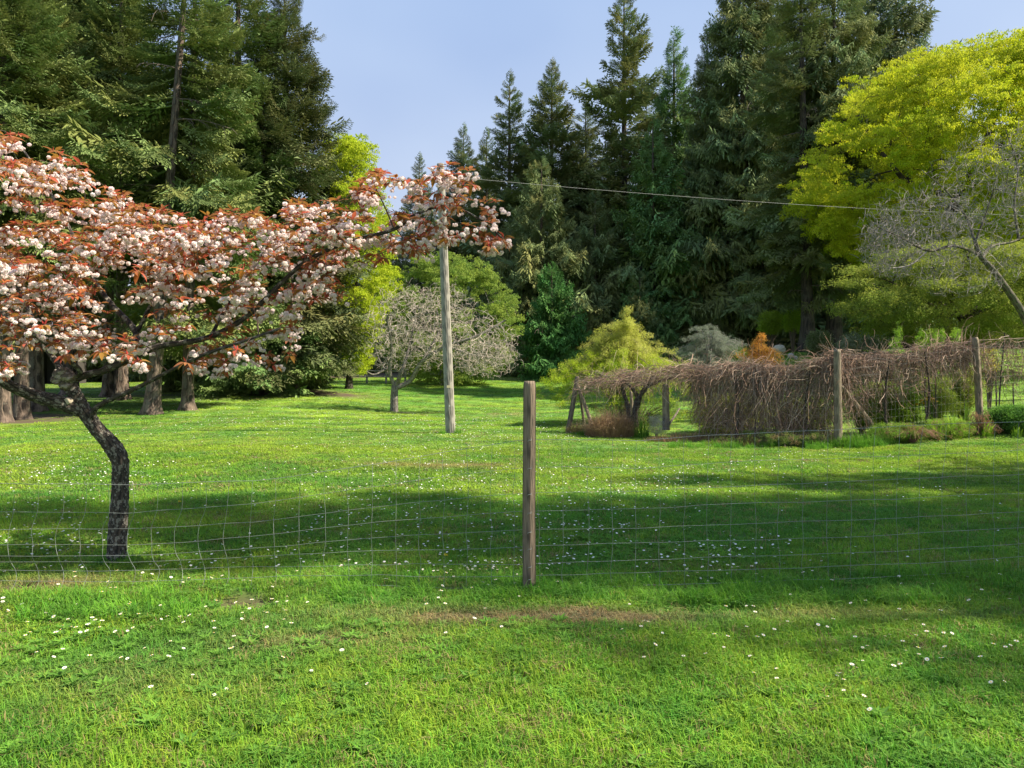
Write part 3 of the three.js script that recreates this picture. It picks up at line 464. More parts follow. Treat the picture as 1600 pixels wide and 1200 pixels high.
  // leaves and double blossoms
  const leafG = [0, 1].map(v => { const b = new MB(), n = 4, rows = []; for (let k = 0; k <= n; k++) { const x = k / n, w = .2 * Math.pow(Math.sin(Math.PI * Math.pow(x, .75)), .8) * (k === n ? 0 : 1), y = -.22 * x * x * (1 + v * .8) + .02; rows.push([b.v(V(x, y + w * .35, w)), b.v(V(x, y, 0)), b.v(V(x, y + w * .35, -w))]); } for (let k = 0; k < n; k++) for (let e = 0; e < 2; e++) b.quad(rows[k][e], rows[k + 1][e], rows[k + 1][e + 1], rows[k][e + 1]); return b.geo(true); });
  const pomG = [0, 1, 2].map(v => { const r2 = rng(300 + v), b = new MB(), n = 30; for (let k = 0; k < n; k++) { const y = 1 - 2 * (k + .5) / n, a = k * 2.39996, q = Math.sqrt(1 - y * y), d = V(Math.cos(a) * q, y * .8, Math.sin(a) * q).normalize(), s = V(r2() - .5, r2() - .5, r2() - .5).cross(d).normalize(), u = V(0, 0, 0).crossVectors(d, s), w = .36 + .12 * r2(), c = d.clone().multiplyScalar(.5), e = d.clone().multiplyScalar(.92 + .16 * r2());
      const A = b.v(c.clone().addScaledVector(s, -w * .6)), B = b.v(c.clone().addScaledVector(s, w * .6)), D = b.v(e.clone().addScaledVector(s, w).addScaledVector(u, .1)), E = b.v(e.clone().addScaledVector(s, -w).addScaledVector(u, -.1)), F = b.v(e.clone().multiplyScalar(1.04).addScaledVector(u, .28)); b.quad(A, B, D, E); b.tri(E, D, F); } return b.geo(); });
  const leaves = [], poms = [], reds = [];
  const sprayAt = (p, dir, big) => {
    const nL = 5 + Math.floor(R() * 4 * big), a0 = R() * 6.28;
    for (let k = 0; k < nL; k++) { const a = a0 + k * 2.4 + R() * .6, d = V(Math.cos(a), -.05 + .6 * R() - .3, Math.sin(a)).addScaledVector(dir, .6).normalize(), s = .05 + .05 * R(), tone = R(); leaves.push({ p: p.clone().addScaledVector(d, .015), m: frame(p.clone().addScaledVector(d, .012), d, s, (R() - .5) * .9, .95), c: tone < .55 ? jitC(R, [.35, .135, .06], [.31, .14, .048]) : tone < .85 ? jitC(R, [.3, .15, .03], [.34, .18, .035]) : jitC(R, [.46, .09, .055], [.4, .1, .05]) }); }
    for (let k = 0; k < 2; k++) { const d = V(R() - .5, .1 + .5 * R(), R() - .5).normalize(); reds.push({ m: frame(p, d, .03 + .025 * R(), R() * 3, .7), c: jitC(R, [.42, .05, .045], [.36, .09, .05]) }); }
    if (R() < .56) { const n = 4 + Math.floor(R() * 9), o = V((R() - .5) * .08, -.03 - .04 * R(), (R() - .5) * .08); for (let k = 0; k < n; k++) { const s = .012 + .0095 * R(); poms.push({ p: p.clone().add(o), m: M4(p.clone().add(o).add(V((R() - .5) * .15, (R() - .5) * .05, (R() - .5) * .15)), R() * 6, s, s * .85, s, R() * .6), c: jitC(R, [.86, .74, .74], [.93, .86, .84], .12) }); } }
  };
  for (const e of g.tips) sprayAt(e.p, e.dir, 1);
  for (let k = g.nl; k < g.nodes.length; k++) if (R() < .11) sprayAt(g.nodes[k].p, V(R() - .5, .2, R() - .5).normalize(), .6);
  const seen = e => { const q = e.p.clone().add(base), px = 800 + q.x / -q.z * SC; return px > -20 && px < 1620 ? -q.z : 99; };
  for (const [arr, geos, nm, cols, fit] of [[leaves, leafG, 'leaf', [[.42, .13, .035], [.36, .15, .03], [.3, .16, .03], [.46, .1, .055]], .45], [poms, pomG, 'blossom', [[.9, .8, .79], [.92, .85, .83], [.87, .75, .75]], .3]]) {
    arr.sort((a, b) => seen(a) - seen(b)); const near = arr.splice(0, 300), mats = cols.map(c => { const m = leafy(fit); m.color.setRGB(...c); return m; });
    near.forEach((e, k) => { const m = new THREE.Mesh(geos[k % geos.length], mats[(k * 7 + (k >> 2)) % mats.length]); m.name = nm + (k ? '_' + String(k).padStart(3, '0') : ''); m.castShadow = m.receiveShadow = true; e.m.decompose(m.position, m.quaternion, m.scale); t.add(m); });
    geos.forEach((gg, v) => inst(nm === 'leaf' ? 'far_leaves' : 'far_blossoms', gg, nm === 'leaf' ? leafMat : petalMat, arr.filter((_, k) => k % geos.length === v), t));
  }
  inst('leaf_shoots', leafG[0], leafMat, reds, t);
}

// ------------------------------------------------------------------ post and wire fence across the foreground
const woodTex = (seed, lo, hi) => { const f = (u, v) => clamp(.55 * vnoise(u * 18, v * 2, seed, 18, 2) + .45 * vnoise(u * 46, v * 4, seed + 1, 46, 4) - .25 * smooth(.72, .8, vnoise(u * 12, v, seed + 2, 12, 1))); return new THREE.MeshStandardMaterial({ map: dataTex(256, 256, (u, v, o) => { const k = f(u, v), s = smooth(.55, .75, vnoise(u * 4, v * 3, seed + 5, 4, 3)) * .35; for (let c = 0; c < 3; c++) o[c] = Math.pow(lerp(lo[c], hi[c], clamp(k * 1.3 - s)), 1 / 2.2); }, true), bumpMap: dataTex(256, 256, (u, v, o) => { o[0] = o[1] = o[2] = f(u, v); }), bumpScale: .012, roughness: .9 }); };
const wireMat = plain(.27, .29, .28, .55, { metalness: .35 });
{
  const t = thing('wire_fence', 'page wire fence with one round wooden post crossing the foreground lawn', 'fence', V((827 - 800) / SC * 5.9, 0, -5.9)), base = t.position;
  const r = .051, H = 1.625, pb = new MB(), gr = V(0, land(base.x, base.z), 0), R = rng(5);
  pb.tube([-.2, 0, .2, .5, .8, 1.1, 1.4, 1.56, 1.6, H].map(y => V(.004 * Math.sin(y * 3), gr.y + y, 0)), [r * 1.03, r * 1.02, r, r, r * .99, r * .99, r * .98, r * .97, r * .95, r * .82], 20, { tile: .32, cap: 1, bump: (u, k) => 1 - .3 * Math.exp(-(((u - .62) / .022) ** 2)) * (k > 2 ? 1 : 0) - .1 * Math.exp(-(((u - .1) / .02) ** 2)) + .02 * Math.sin(u * 31) });
  const post = mesh('post', pb.geo(true), woodTex(3, [.03, .022, .015], [.27, .205, .145]), t); post.rotation.y = 2.2;
  const top = [[-60, 756], [0, 755], [200, 757], [400, 750], [500, 737], [600, 723], [730, 701], [827, 687], [900, 687], [1000, 689], [1100, 681], [1200, 676], [1310, 672], [1450, 665], [1600, 661], [1700, 656]];
  const bot = [[-60, 931], [0, 930], [200, 930], [400, 919], [600, 915], [827, 921], [1000, 913], [1200, 908], [1400, 901], [1600, 890], [1700, 885]];
  const fr = [0, .185, .35, .475, .605, .715, .825, .915, 1], frL = [0, .25, .41, .55, .645, .70, .78, .87, 1], dep = [[-60, 5.83], [400, 5.95], [827, 5.95], [1200, 6.1], [1700, 6.55]];
  const pt = (px, j) => { const l = 1 - smooth(150, 640, px), f = lerp(fr[j], frL[j], l), w = 2.2 * (vnoise(px * .02, j * 7.3, 3) - .5) + 3.5 * (vnoise(px * .006, j * 3.1, 4) - .5), y = lerp(interp(top, px), interp(bot, px), f) + w, bow = l * .05 * Math.sin(f * Math.PI) + .05 * (vnoise(px * .01, j * 2.2, 9) - .5); return at(px, y, interp(dep, px) - (j ? 0 : .0) + bow).sub(base); };
  for (let j = 0; j < 9; j++) { const pts = []; for (let px = -60; px <= 1700; px += 11) pts.push(pt(px, j)); mesh('line_wire', new MB().tube(pts, () => j === 0 || j === 8 ? .0018 : .0014, 5).geo(true), wireMat, t); }
  let px = -52; while (px < 1690) {
    const l = 1 - smooth(300, 460, px), rr = 1 - smooth(0, 1, Math.abs(px - 1480) / 130), off = [0, 0, -12, -12, -10, -6, 2, 0, -12].map(v => v * l * .8), pts = [];
    for (let j = 0; j < 9; j++) pts.push(pt(px + off[j] + (R() - .5) * 4 - rr * 16 * fr[j] * (1 - fr[j]) * 2, j));
    const c = curve(pts, 24); mesh('stay_wire', new MB().tube(c, () => .0013, 4).geo(true), wireMat, t);
    px += 37.5 + (R() - .5) * 3;
  }
  for (let j = 0; j < 9; j++) { const y = pt(827, j).y, s = new MB().tube([V(-.012, y - .012, r + .004), V(-.012, y, r + .011), V(.0, y + .003, r + .014), V(.012, y, r + .011), V(.012, y + .012, r + .004)], () => .0022, 5); const m = mesh('staple', s.geo(true), wireMat, post); m.rotation.y = -2.2; }
}

// ------------------------------------------------------------------ utility pole and its line
{
  const b = on(704, 22), top = at(688, 256, 22), t = thing('utility_pole', 'weathered grey wooden utility pole leaning slightly beside the bare orchard tree', 'utility pole', b), up = top.clone().sub(b), k = up.y / 8;
  mesh('pole', new MB().tube([-.04, 0, .25, .5, .75, .99, 1].map(f => up.clone().multiplyScalar(f)), [.148, .143, .136, .127, .118, .108, .097], 20, { tile: .5, cap: 1 }).geo(true), woodTex(11, [.12, .115, .1], [.36, .345, .3]), t);
  const box = (name, p, w, h, d, m) => { const g = new THREE.BoxGeometry(w, h, d), o = mesh(name, g, m, t); o.position.copy(p); return o; };
  const onPole = y => { const q = at(0, y, 22).y - b.y; return up.clone().multiplyScalar(q / up.y).add(V(.01, 0, .141 - .03 * q / up.y)); };
  box('number_plate', onPole(604), .11, .07, .006, plain(.72, .6, .38, .5)); box('small_tag', onPole(634), .035, .05, .006, plain(.6, .6, .58, .5));
  const ins = new MB().tube([0, .03, .06, .09, .12].map(y => up.clone().multiplyScalar(.965).add(V(.13, y - .06, 0))), [.02, .035, .025, .035, .018], 10, { cap: 2 }); mesh('insulator', ins.geo(true), plain(.3, .3, .32, .3), t);
  const a = at(693, 275, 22), e = at(1900, 340, 34), n = 60, c = []; for (let k2 = 0; k2 <= n; k2++) { const f = k2 / n, q = a.clone().lerp(e, f); q.y -= 4 * .35 * f * (1 - f); c.push(q.sub(a)); }
  const w = thing('overhead_line', 'single pale overhead line running right from the utility pole', 'cable', a); mesh('cable', new MB().tube(c, () => .0042, 5).geo(true), plain(.3, .31, .33, .6), w);
}


// ------------------------------------------------------------------ kitchen garden: fence, dead vines, plants
const vd = px => gd(px) + .3;
const gd = px => interp([[880, 22.4], [1040, 20.6], [1310, 18.7], [1527, 19.6], [1640, 20.4]], px);
{
  const b = on(1310, 18.6), t = thing('garden_fence', 'tall rustic fence of round posts and netting round the kitchen garden', 'fence', b), R = rng(61);
  const wood = woodTex(31, [.1, .08, .055], [.34, .28, .2]), dark = woodTex(33, [.05, .04, .03], [.19, .16, .12]);
  const pole = (name, p, q, r, m, label) => { const a = p.clone().sub(b), c = q.clone().sub(b); const o = mesh(name, new MB().tube([0, .3, .6, .97, 1].map(f => a.clone().lerp(c, f).add(V((R() - .5) * .02, 0, 0))), [r * 1.05, r, r * .97, r * .9, r * .7], 10, { tile: .4, cap: 1 }).geo(true), m, t); if (label) o.userData.label = label; };
  pole('post', at(887, 678, 22.4), at(902, 588, 22.4), .075, dark); pole('post', at(1041, 672, 20.9), at(1040, 600, 20.9), .1, wood); pole('post', at(988, 662, 22.8), at(986, 612, 22.8), .055, wood);
  pole('post', at(1310, 702, 18.6), at(1308, 546, 18.6), .095, wood); pole('post', at(1532, 680, 19.6), at(1524, 527, 19.6), .085, wood); pole('post', at(1650, 680, 20.3), at(1648, 520, 20.3), .085, wood);
  pole('post', at(1150, 660, 25), at(1150, 590, 25), .07, dark); pole('post', at(1400, 650, 25), at(1400, 580, 25), .07, dark);
  pole('brace', at(926, 668, 22.2), at(903, 602, 22.4), .055, wood); pole('brace', at(914, 672, 23), at(904, 600, 22.4), .045, dark); pole('brace', at(1362, 664, 19.4), at(1313, 604, 18.7), .075, wood); pole('brace', at(1046, 662, 20.8), at(1062, 638, 22), .03, dark);
  pole('rail', at(915, 597, 22.3), at(965, 595, 22.6), .025, wood); pole('rail', at(1524, 532, 19.6), at(1650, 526, 20.3), .012, wood);
  for (const px of [1180, 1232, 1385, 1463, 1447, 1558, 1585]) pole('stake', at(px, 676, gd(px) + .3), at(px - 2, 600 - 40 * R(), gd(px) + .3), .018, dark);
  const nb = new MB(), wire = [];                                        // netting between the posts
  for (let px = 895; px < 1640; px += 6) { const p = at(px, 0, gd(px)); const g0 = land(p.x, p.z), top = EYE - (interp([[890, 592], [1040, 590], [1310, 556], [1527, 532], [1640, 526]], px) - 600) / SC * gd(px); wire.push([p.x, p.z, g0, top]); nb.tube([V(p.x, g0, p.z).sub(b), V(p.x, top, p.z).sub(b)], () => .0012, 3); }
  for (let k = 0; k <= 12; k++) nb.tube(wire.map(w => V(w[0], lerp(w[2] + .03, w[3], k / 12), w[1]).sub(b)), () => .0012, 3);
  mesh('netting', nb.geo(true), plain(.33, .33, .33, .6), t, 'stuff');
}
const topY = px => interp([[896, 592], [925, 586], [985, 578], [1040, 570], [1085, 572], [1130, 568], [1180, 567], [1240, 569], [1275, 560], [1310, 548], [1350, 553], [1400, 549], [1450, 541], [1490, 538], [1515, 533], [1600, 528]], px);
function vines(o) {
  const R = rng(o.seed), b = on(o.px, gd(o.px)), t = thing('dead_vine', o.label, 'vine', b), mb = new MB(); mb.col = [1, 1, 1];
  const tone = () => { const v = .6 + .8 * R(), q = R(); return q < .55 ? [.34 * v, .225 * v, .17 * v] : q < .76 ? [.46 * v, .36 * v, .29 * v] : [.16 * v, .1 * v, .07 * v]; };
  const lump = px => 9 * (fbm(px * .035, 1.5, o.seed, 3) - .5) * 2, cover = px => smooth(.3, .62, vnoise(px * .045, 4, o.seed)), topV = px => topY(px) + 3 + lump(px) * .8;
  for (let k = 0; k < o.hang; k++) {                                     // trailing stems
    const px = lerp(o.x0, o.x1, R()); if (R() > .35 + .65 * cover(px)) continue;
    const L = interp(o.len, px) * (.15 + .9 * Math.pow(R(), .8)), d = vd(px) + (R() - .5) * (o.thick || .5), p = at(px, topV(px) + R() * R() * 26, d), n = Math.max(3, Math.round(L / .13)), pts = [p]; mb.col = tone();
    let dx = (R() - .5) * .16, dz = (R() - .5) * .12; const sway = (R() - .5) * .05;
    for (let e = 1; e <= n; e++) { dx += (R() - .5) * .13; dz += (R() - .5) * .11; dx *= .78; dz *= .78; pts.push(V(pts[e - 1].x + dx + sway, p.y - L * (e / n) + (R() - .5) * .05, pts[e - 1].z + dz)); }
    const r = .0032 + .0055 * R() * R(); mb.tube(pts.map(q => q.sub(b)), x => r * (1 - .5 * x), 3);
  }
  const wander = (q, n, st, r, bias, a0) => { const pts = [q.clone()], dir = a0; mb.col = tone(); const w = V((R() - .5) * .9, (R() - .5) * .9, (R() - .5) * .9); for (let e = 0; e < n; e++) { w.multiplyScalar(.82).add(V((R() - .5) * .7, (R() - .5) * .7 + bias, (R() - .5) * .7)); dir.addScaledVector(w, .5).normalize(); q.addScaledVector(dir, st); pts.push(q.clone()); } mb.tube(pts.map(v => v.sub(b)), x => r * (1 - .5 * x), 3); };
  for (let k = 0; k < o.top; k++) {                                      // looping stems heaped along the top
    const px = lerp(o.x0, o.x1, R()); if (R() > .3 + .7 * cover(px + 37)) continue;
    wander(at(px, topV(px) + (R() - .12) * (o.deep || 18), vd(px) + (R() - .5) * (o.thick || .5)), 5 + Math.floor(R() * 6), .06 + .03 * R(), .004 + .007 * R() * R(), -.1, V(R() < .5 ? 1 : -1, (R() - .4) * .9, (R() - .5) * .6).normalize());
  }
  for (let k = 0; k < o.web; k++) {                                      // crossing stems within the curtain
    const px = lerp(o.x0, o.x1, R()), L = interp(o.len, px), f = R(); wander(at(px, topV(px), vd(px) + (R() - .5) * .5).add(V(0, -L * f * .9, 0)), 6 + Math.floor(R() * 7), .08, .0038 + .006 * R() * R(), -.03, V(R() - .5, R() - .6, (R() - .5) * .5).normalize());
  }
  mesh('stems', mb.geo(true), vineMat, t, 'stuff');
  for (const s of o.trunks) { const tb = new MB(), r = s.r, pts = curve(s.p.map(q => at(...q).sub(b)), 22); tb.tube(pts, x => r * (1.15 - .6 * x), 9, { tile: .2, bump: (u, k) => 1 + .2 * Math.sin(u * 12.6 + k * .9) + .1 * Math.sin(u * 25 + k) }); mesh('trunk', tb.geo(true), darkBark, t); }
  return t;
}
vines({ seed: 71, px: 985, x0: 912, x1: 1105, hang: 330, top: 1500, web: 160, deep: 26, thick: .8, len: [[898, .15], [950, .25], [985, .6], [1010, .6], [1050, .35], [1105, 1.3]], label: 'tangle of brown leafless vine arching over the left corner of the garden fence', trunks: [{ r: .09, p: [[990, 668, 21.4], [992, 645, 21.4], [998, 622, 21.3], [1010, 604, 21.2], [1020, 588, 21.1]] }, { r: .07, p: [[980, 668, 21.5], [982, 640, 21.5], [975, 615, 21.5], [970, 592, 21.4]] }, { r: .05, p: [[998, 622, 21.3], [985, 604, 21.3], [965, 590, 21.5]] }, { r: .04, p: [[1008, 606, 21.2], [1030, 596, 21], [1060, 588, 20.7]] }] });
vines({ seed: 72, px: 1210, x0: 1085, x1: 1318, hang: 2600, top: 1500, web: 1900, deep: 26, thick: .42, len: [[1085, 1.4], [1130, 1.8], [1180, 2.1], [1300, 2.3], [1318, 1.4]], label: 'thick curtain of brown vine stems hanging to the ground left of the tallest garden post', trunks: [{ r: .035, p: [[1150, 685, 19.9], [1153, 640, 19.9], [1148, 590, 19.9]] }, { r: .03, p: [[1262, 695, 19.1], [1258, 640, 19.2], [1266, 580, 19.1]] }] });
vines({ seed: 73, px: 1420, x0: 1312, x1: 1520, hang: 1500, top: 1400, web: 900, deep: 30, thick: .4, len: [[1312, 1.7], [1360, 1.15], [1420, 1.0], [1480, .9], [1520, .5]], label: 'thinner brown vine draped over the fence right of the tallest garden post', trunks: [{ r: .03, p: [[1385, 680, 19], [1383, 620, 19], [1390, 560, 19]] }, { r: .028, p: [[1447, 665, 19.3], [1452, 610, 19.3], [1445, 550, 19.2]] }] });
vines({ seed: 74, px: 1575, x0: 1505, x1: 1660, hang: 240, top: 260, web: 220, deep: 60, thick: .8, len: [[1505, 1], [1660, 2]], label: 'pale grey dry stems on the garden fence at the right edge', trunks: [{ r: .02, p: [[1560, 670, 20], [1563, 600, 20], [1570, 520, 20]] }] });

const blade = (b, R, p, h, w, lean, az) => { const dx = Math.cos(az), dz = Math.sin(az), sx = -dz * w / 2, sz = dx * w / 2, m = V(p.x + dx * lean * h * .3, p.y + h * .6, p.z + dz * lean * h * .3), e = V(p.x + dx * lean * h, p.y + h * (1 - .3 * lean * lean), p.z + dz * lean * h);
  const i = b.v(V(p.x - sx, p.y, p.z - sz)), j = b.v(V(p.x + sx, p.y, p.z + sz)), k = b.v(V(m.x - sx * .8, m.y, m.z - sz * .8)), l = b.v(V(m.x + sx * .8, m.y, m.z + sz * .8)), n = b.v(e); b.quad(i, j, l, k); b.tri(k, l, n); };
const bladeMat = new THREE.MeshPhysicalMaterial({ vertexColors: true, roughness: 1, transmission: .35, thickness: 0, specularIntensity: .3, side: THREE.DoubleSide });
function tuft(o) {                                                       // upright leaves or straw from one stool or strip
  const R = rng(o.seed), p = on(o.px, o.d), b = new MB();
  for (let k = 0; k < o.n; k++) { const a = R() * 6.28, r = Math.sqrt(R()), x = Math.cos(a) * r * o.rx, z = Math.sin(a) * r * (o.rz || o.rx), y = land(p.x + x, p.z + z) - p.y; b.col = jitC(R, o.c0, o.c1, .4); blade(b, R, V(x, y - .02, z), o.h * (.3 + .8 * R()) * (1 - .6 * r * r), o.w * (.7 + .6 * R()), o.lean * (.3 + R()), R() < .5 ? a : R() * 6.28); }
  const t = thing(o.name, o.label, o.category, p, o.group); mesh('leaves', b.geo(), bladeMat, t, 'stuff'); return t;
}
function shrub(o) {                                                      // leaf clumps over a lumpy mound, on stems
  const R = rng(o.seed), p = on(o.px, o.d), t = thing(o.name, o.label, o.category, p, o.group), k = o.d / SC, b = new MB(), list = [];
  const W = (o.box[2] - o.box[0]) / 2 * k, H = EYE - (o.box[1] - 600) * k - p.y, lo = Math.max(0, EYE - (o.box[3] - 600) * k - p.y), cx = ((o.box[0] + o.box[2]) / 2 - o.px) * k;
  for (let e = 0; e < o.n; e++) {
    const f = R(), prof = o.prof ? interp(o.prof, f) : Math.sqrt(Math.max(0, 1 - (2 * f - 1) ** 2 * .8)), a = R() * 6.28, r = (.45 + .55 * Math.sqrt(R())) * prof * (.75 + .5 * vnoise(a * 1.5, f * 4, o.seed)), q = V(cx + Math.cos(a) * r * W, lerp(lo, H, f), Math.sin(a) * r * W * (o.deep || .9)), s = o.s * (.6 + .8 * R());
    list.push({ m: o.hang ? frame(q, V(Math.cos(a), -o.hang * (1 - f * .6), Math.sin(a)).normalize(), s, (R() - .5)) : M4(q, R() * 6, s, s, s, (R() - .5) * .8, (R() - .5) * .8), c: o.col(R, f) });
    if (R() < (o.stems ?? .15)) b.tube(curve([V(cx * .6 + Math.cos(a) * r * W * .12, 0, Math.sin(a) * r * W * .1), V(lerp(cx * .7, q.x, .5), q.y * .62, q.z * .4), q], 5), x => (o.sr || .018) * (1 - x) + .004, 4);
  }
  if (b.i.length) mesh('stems', b.geo(true), o.smat || plain(.13, .1, .07), t, 'stuff');
  foliage(t, R, list, o.geos || C.small); return t;
}
function fountain(o) {                                                   // shoots rising from one stool and arching over, leaves along them
  const R = rng(o.seed), p = on(o.px, o.d), t = thing(o.name, o.label, o.category, p, o.group), k = o.d / SC, b = new MB(), list = [];
  for (let e = 0; e < o.n; e++) {
    const f = Math.pow(R(), o.bias || 1), a = R() * 6.28, reach = interp(o.reach, f) * k * (.55 + .6 * R()), H = Math.max(.3, EYE - (interp(o.tops, f) - 600) * k - p.y) * (.82 + .22 * R()), drop = interp(o.drop, f) * H * (.6 + .6 * R());
    const x = Math.cos(a), z = Math.sin(a) * .9, q = curve([V(x * .05, 0, z * .05), V(x * reach * .22, H * .62, z * reach * .22), V(x * reach * .55, H, z * reach * .55), V(x * reach, H - drop, z * reach)], 12);
    b.tube(q, y => (o.sr || .014) * (1 - y) + .003, 3);
    const m = Math.round(o.per * (.6 + .8 * R())); for (let j = 0; j < m; j++) { const u = (o.from || .35) + (1 - (o.from || .35)) * R(), c = q[Math.min(12, Math.floor(u * 12.99))], s = o.s * (.5 + .9 * R()); list.push({ m: M4(c.clone().add(V((R() - .5) * o.s * 1.6, (R() - .5) * o.s, (R() - .5) * o.s * 1.6)), R() * 6, s, s, s, (R() - .5), (R() - .5)), c: o.col(R, f) }); }
  }
  mesh('stems', b.geo(true), o.smat || plain(.13, .1, .07), t, 'stuff'); foliage(t, R, list, o.geos || C.small); return t;
}
const LIME0 = [.42, .5, .03], LIME1 = [.3, .46, .025];
fountain({ seed: 81, name: 'weeping_shrub', category: 'shrub', px: 973, d: 25.5, n: 260, per: 19, s: .13, from: .3, tops: [[0, 580], [.4, 562], [.65, 547], [.85, 526], [.95, 506], [1, 484]], reach: [[0, 132], [.4, 120], [.65, 92], [.85, 56], [1, 16]], drop: [[0, .55], [.4, .35], [.8, .1], [1, 0]], col: (R, f) => f > .55 ? jitC(R, [.5, .5, .14], [.46, .52, .08]) : jitC(R, LIME0, LIME1), smat: plain(.34, .29, .16), label: 'lime green weeping shrub with a paler pointed top behind the garden corner' });
fountain({ seed: 82, name: 'shrub', category: 'shrub', px: 1112, d: 28, n: 150, per: 9, s: .1, from: .4, tops: [[0, 560], [.5, 532], [1, 512]], reach: [[0, 66], [.6, 50], [1, 30]], drop: [[0, .15], [1, 0]], col: R => jitC(R, [.2, .25, .18], [.28, .31, .25]), smat: plain(.24, .22, .21), label: 'grey green wispy shrub right of the lime green one' });
fountain({ seed: 83, name: 'shrub', category: 'shrub', px: 1188, d: 25, n: 34, per: 12, s: .12, from: .4, tops: [[0, 556], [.5, 546], [1, 522]], reach: [[0, 42], [.6, 32], [1, 12]], drop: [[0, .2], [1, 0]], col: R => jitC(R, [.6, .27, .04], [.6, .36, .09]), label: 'orange leaved shrub peeping over the vine covered fence' });
shrub({ seed: 84, name: 'rounded_bush', category: 'shrub', px: 1152, d: 33, box: [1136, 545, 1172, 585], n: 300, s: .2, geos: C.tiny, col: R => jitC(R, [.12, .25, .03], [.2, .32, .04]), label: 'small fresh green rounded bush between grey shrub and orange shrub' });
{
  const R = rng(85), p = on(1450, 23.5), t = thing('shrub', 'bright green shrub with upright rod shoots behind the vine covered fence', 'shrub', p), list = [], b = new MB();
  for (let k = 0; k < 19; k++) { const px = k < 4 ? 1398 + 26 * R() : 1428 + 66 * R(), top = 503 + 26 * R(), a = at(px + (R() - .5) * 14, 575, 23.5 + R() * .8).sub(p), e = at(px + (px - 1440) * .12, top, 23.5 + R() * .8).sub(p); a.y = 0; b.tube([a, a.clone().lerp(e, .5), e], x => .012 * (1 - x) + .004, 4); for (let j = 0; j < 26; j++) { const f = .35 + .66 * R(), q = a.clone().lerp(e, f), s = .06 + .05 * R(); list.push({ m: M4(q, R() * 6, s, s * 1.3, s), c: jitC(R, [.2, .4, .035], [.34, .5, .05]) }); } }
  mesh('stems', b.geo(true), plain(.2, .26, .08), t, 'stuff'); foliage(t, R, list, C.small);
}
for (const [seed, px, d, box, c0, c1, label] of [[86, 1203, 46, [1186, 488, 1222, 520], [.28, .4, .03], [.34, .44, .05], 'spindly yellow green sapling left of the leaning dark trunk'], [87, 1240, 45, [1226, 486, 1250, 516], [.26, .42, .03], [.36, .48, .05], 'yellow green sapling touching the leaning dark trunk'], [88, 1352, 36, [1312, 520, 1384, 560], [.2, .26, .1], [.4, .4, .3], 'pale flowering bush behind the fence below the yellow maple'], [89, 1280, 40, [1262, 520, 1296, 556], [.14, .2, .06], [.26, .3, .14], 'grey green bush between the two dark trunks']])
  shrub({ seed, name: box[3] - box[1] < 34 ? 'sapling' : 'bush', category: box[3] - box[1] < 34 ? 'sapling' : 'shrub', px, d, box, n: 200, s: .24, geos: C.small, stems: .2, col: R => jitC(R, c0, c1), label });
// inside the fence
for (const [seed, px, d, box, c0, c1, label] of [[301, 1395, 18.9, [1352, 662, 1440, 702], [.12, .26, .03], [.24, .4, .04], 'low weedy green growth between the brace foot and the brown bramble'], [302, 1470, 19, [1440, 656, 1520, 694], [.18, .36, .03], [.3, .46, .05], 'low green leaves round the sword leaf clumps'], [303, 1565, 19.1, [1548, 652, 1600, 690], [.16, .3, .03], [.28, .42, .05], 'low leaves between the reddish bramble and the glossy bush'], [304, 1230, 19.4, [1150, 672, 1306, 704], [.1, .2, .03], [.22, .3, .06], 'low weeds at the foot of the vine curtain']])
  shrub({ seed, name: 'weed_patch', category: 'plants', px, d, box, n: 420, s: .075, geos: C.small, stems: .12, sr: .006, col: R => R() < .15 ? jitC(R, [.26, .17, .09], [.34, .25, .13]) : jitC(R, c0, c1), label });
for (const [seed, px, d, top, w, c0, c1, label] of [[91, 1347, 20, 606, 30, [.24, .42, .03], [.38, .54, .05], 'leafy green plant just behind the slanting fence brace, left of three'], [191, 1378, 20.2, 598, 34, [.3, .46, .03], [.44, .58, .05], 'tallest leafy green plant behind the thin vine, middle of three'], [291, 1412, 19.9, 612, 30, [.22, .38, .03], [.36, .5, .05], 'leafy green plant beside the yellow irises, right of three'], [94, 1462, 20.8, 584, 34, [.24, .38, .05], [.42, .5, .07], 'feathery green plant left of the dark lantern pole'], [194, 1503, 21.2, 572, 30, [.28, .4, .06], [.44, .5, .09], 'feathery green plant right behind the dark lantern pole']])
  fountain({ seed, name: 'leafy_plant', category: 'plant', px, d, n: 74, per: 15, s: .11, from: .2, tops: [[0, lerp(690, top, .55)], [.5, lerp(690, top, .8)], [1, top]], reach: [[0, w * 1.25], [1, w * .6]], drop: [[0, .4], [1, .05]], sr: .009, smat: plain(.14, .2, .05), col: R => R() < .12 ? jitC(R, [.3, .28, .1], [.4, .36, .16]) : jitC(R, c0, c1), label });
fountain({ seed: 98, name: 'bramble', category: 'plant', px: 1426, d: 18.6, n: 110, per: 3.2, s: .06, from: .3, tops: [[0, 696], [.6, 684], [1, 664]], reach: [[0, 52], [.6, 44], [1, 26]], drop: [[0, .6], [1, .3]], sr: .006, smat: plain(.24, .13, .095), col: R => R() < .5 ? jitC(R, [.24, .12, .07], [.34, .19, .11]) : jitC(R, [.1, .18, .03], [.22, .32, .06]), label: 'brown bramble with few green leaves at the bed edge, right of the brace' });
fountain({ seed: 99, name: 'bramble', category: 'plant', px: 1530, d: 18.9, n: 70, per: 3, s: .06, from: .3, tops: [[0, 684], [.6, 668], [1, 640]], reach: [[0, 34], [.6, 28], [1, 16]], drop: [[0, .6], [1, .3]], sr: .006, smat: plain(.3, .17, .12), col: R => R() < .6 ? jitC(R, [.28, .15, .08], [.36, .2, .12]) : jitC(R, [.14, .2, .05], [.24, .3, .07]), label: 'reddish dry bramble round the foot of the right hand garden post' });
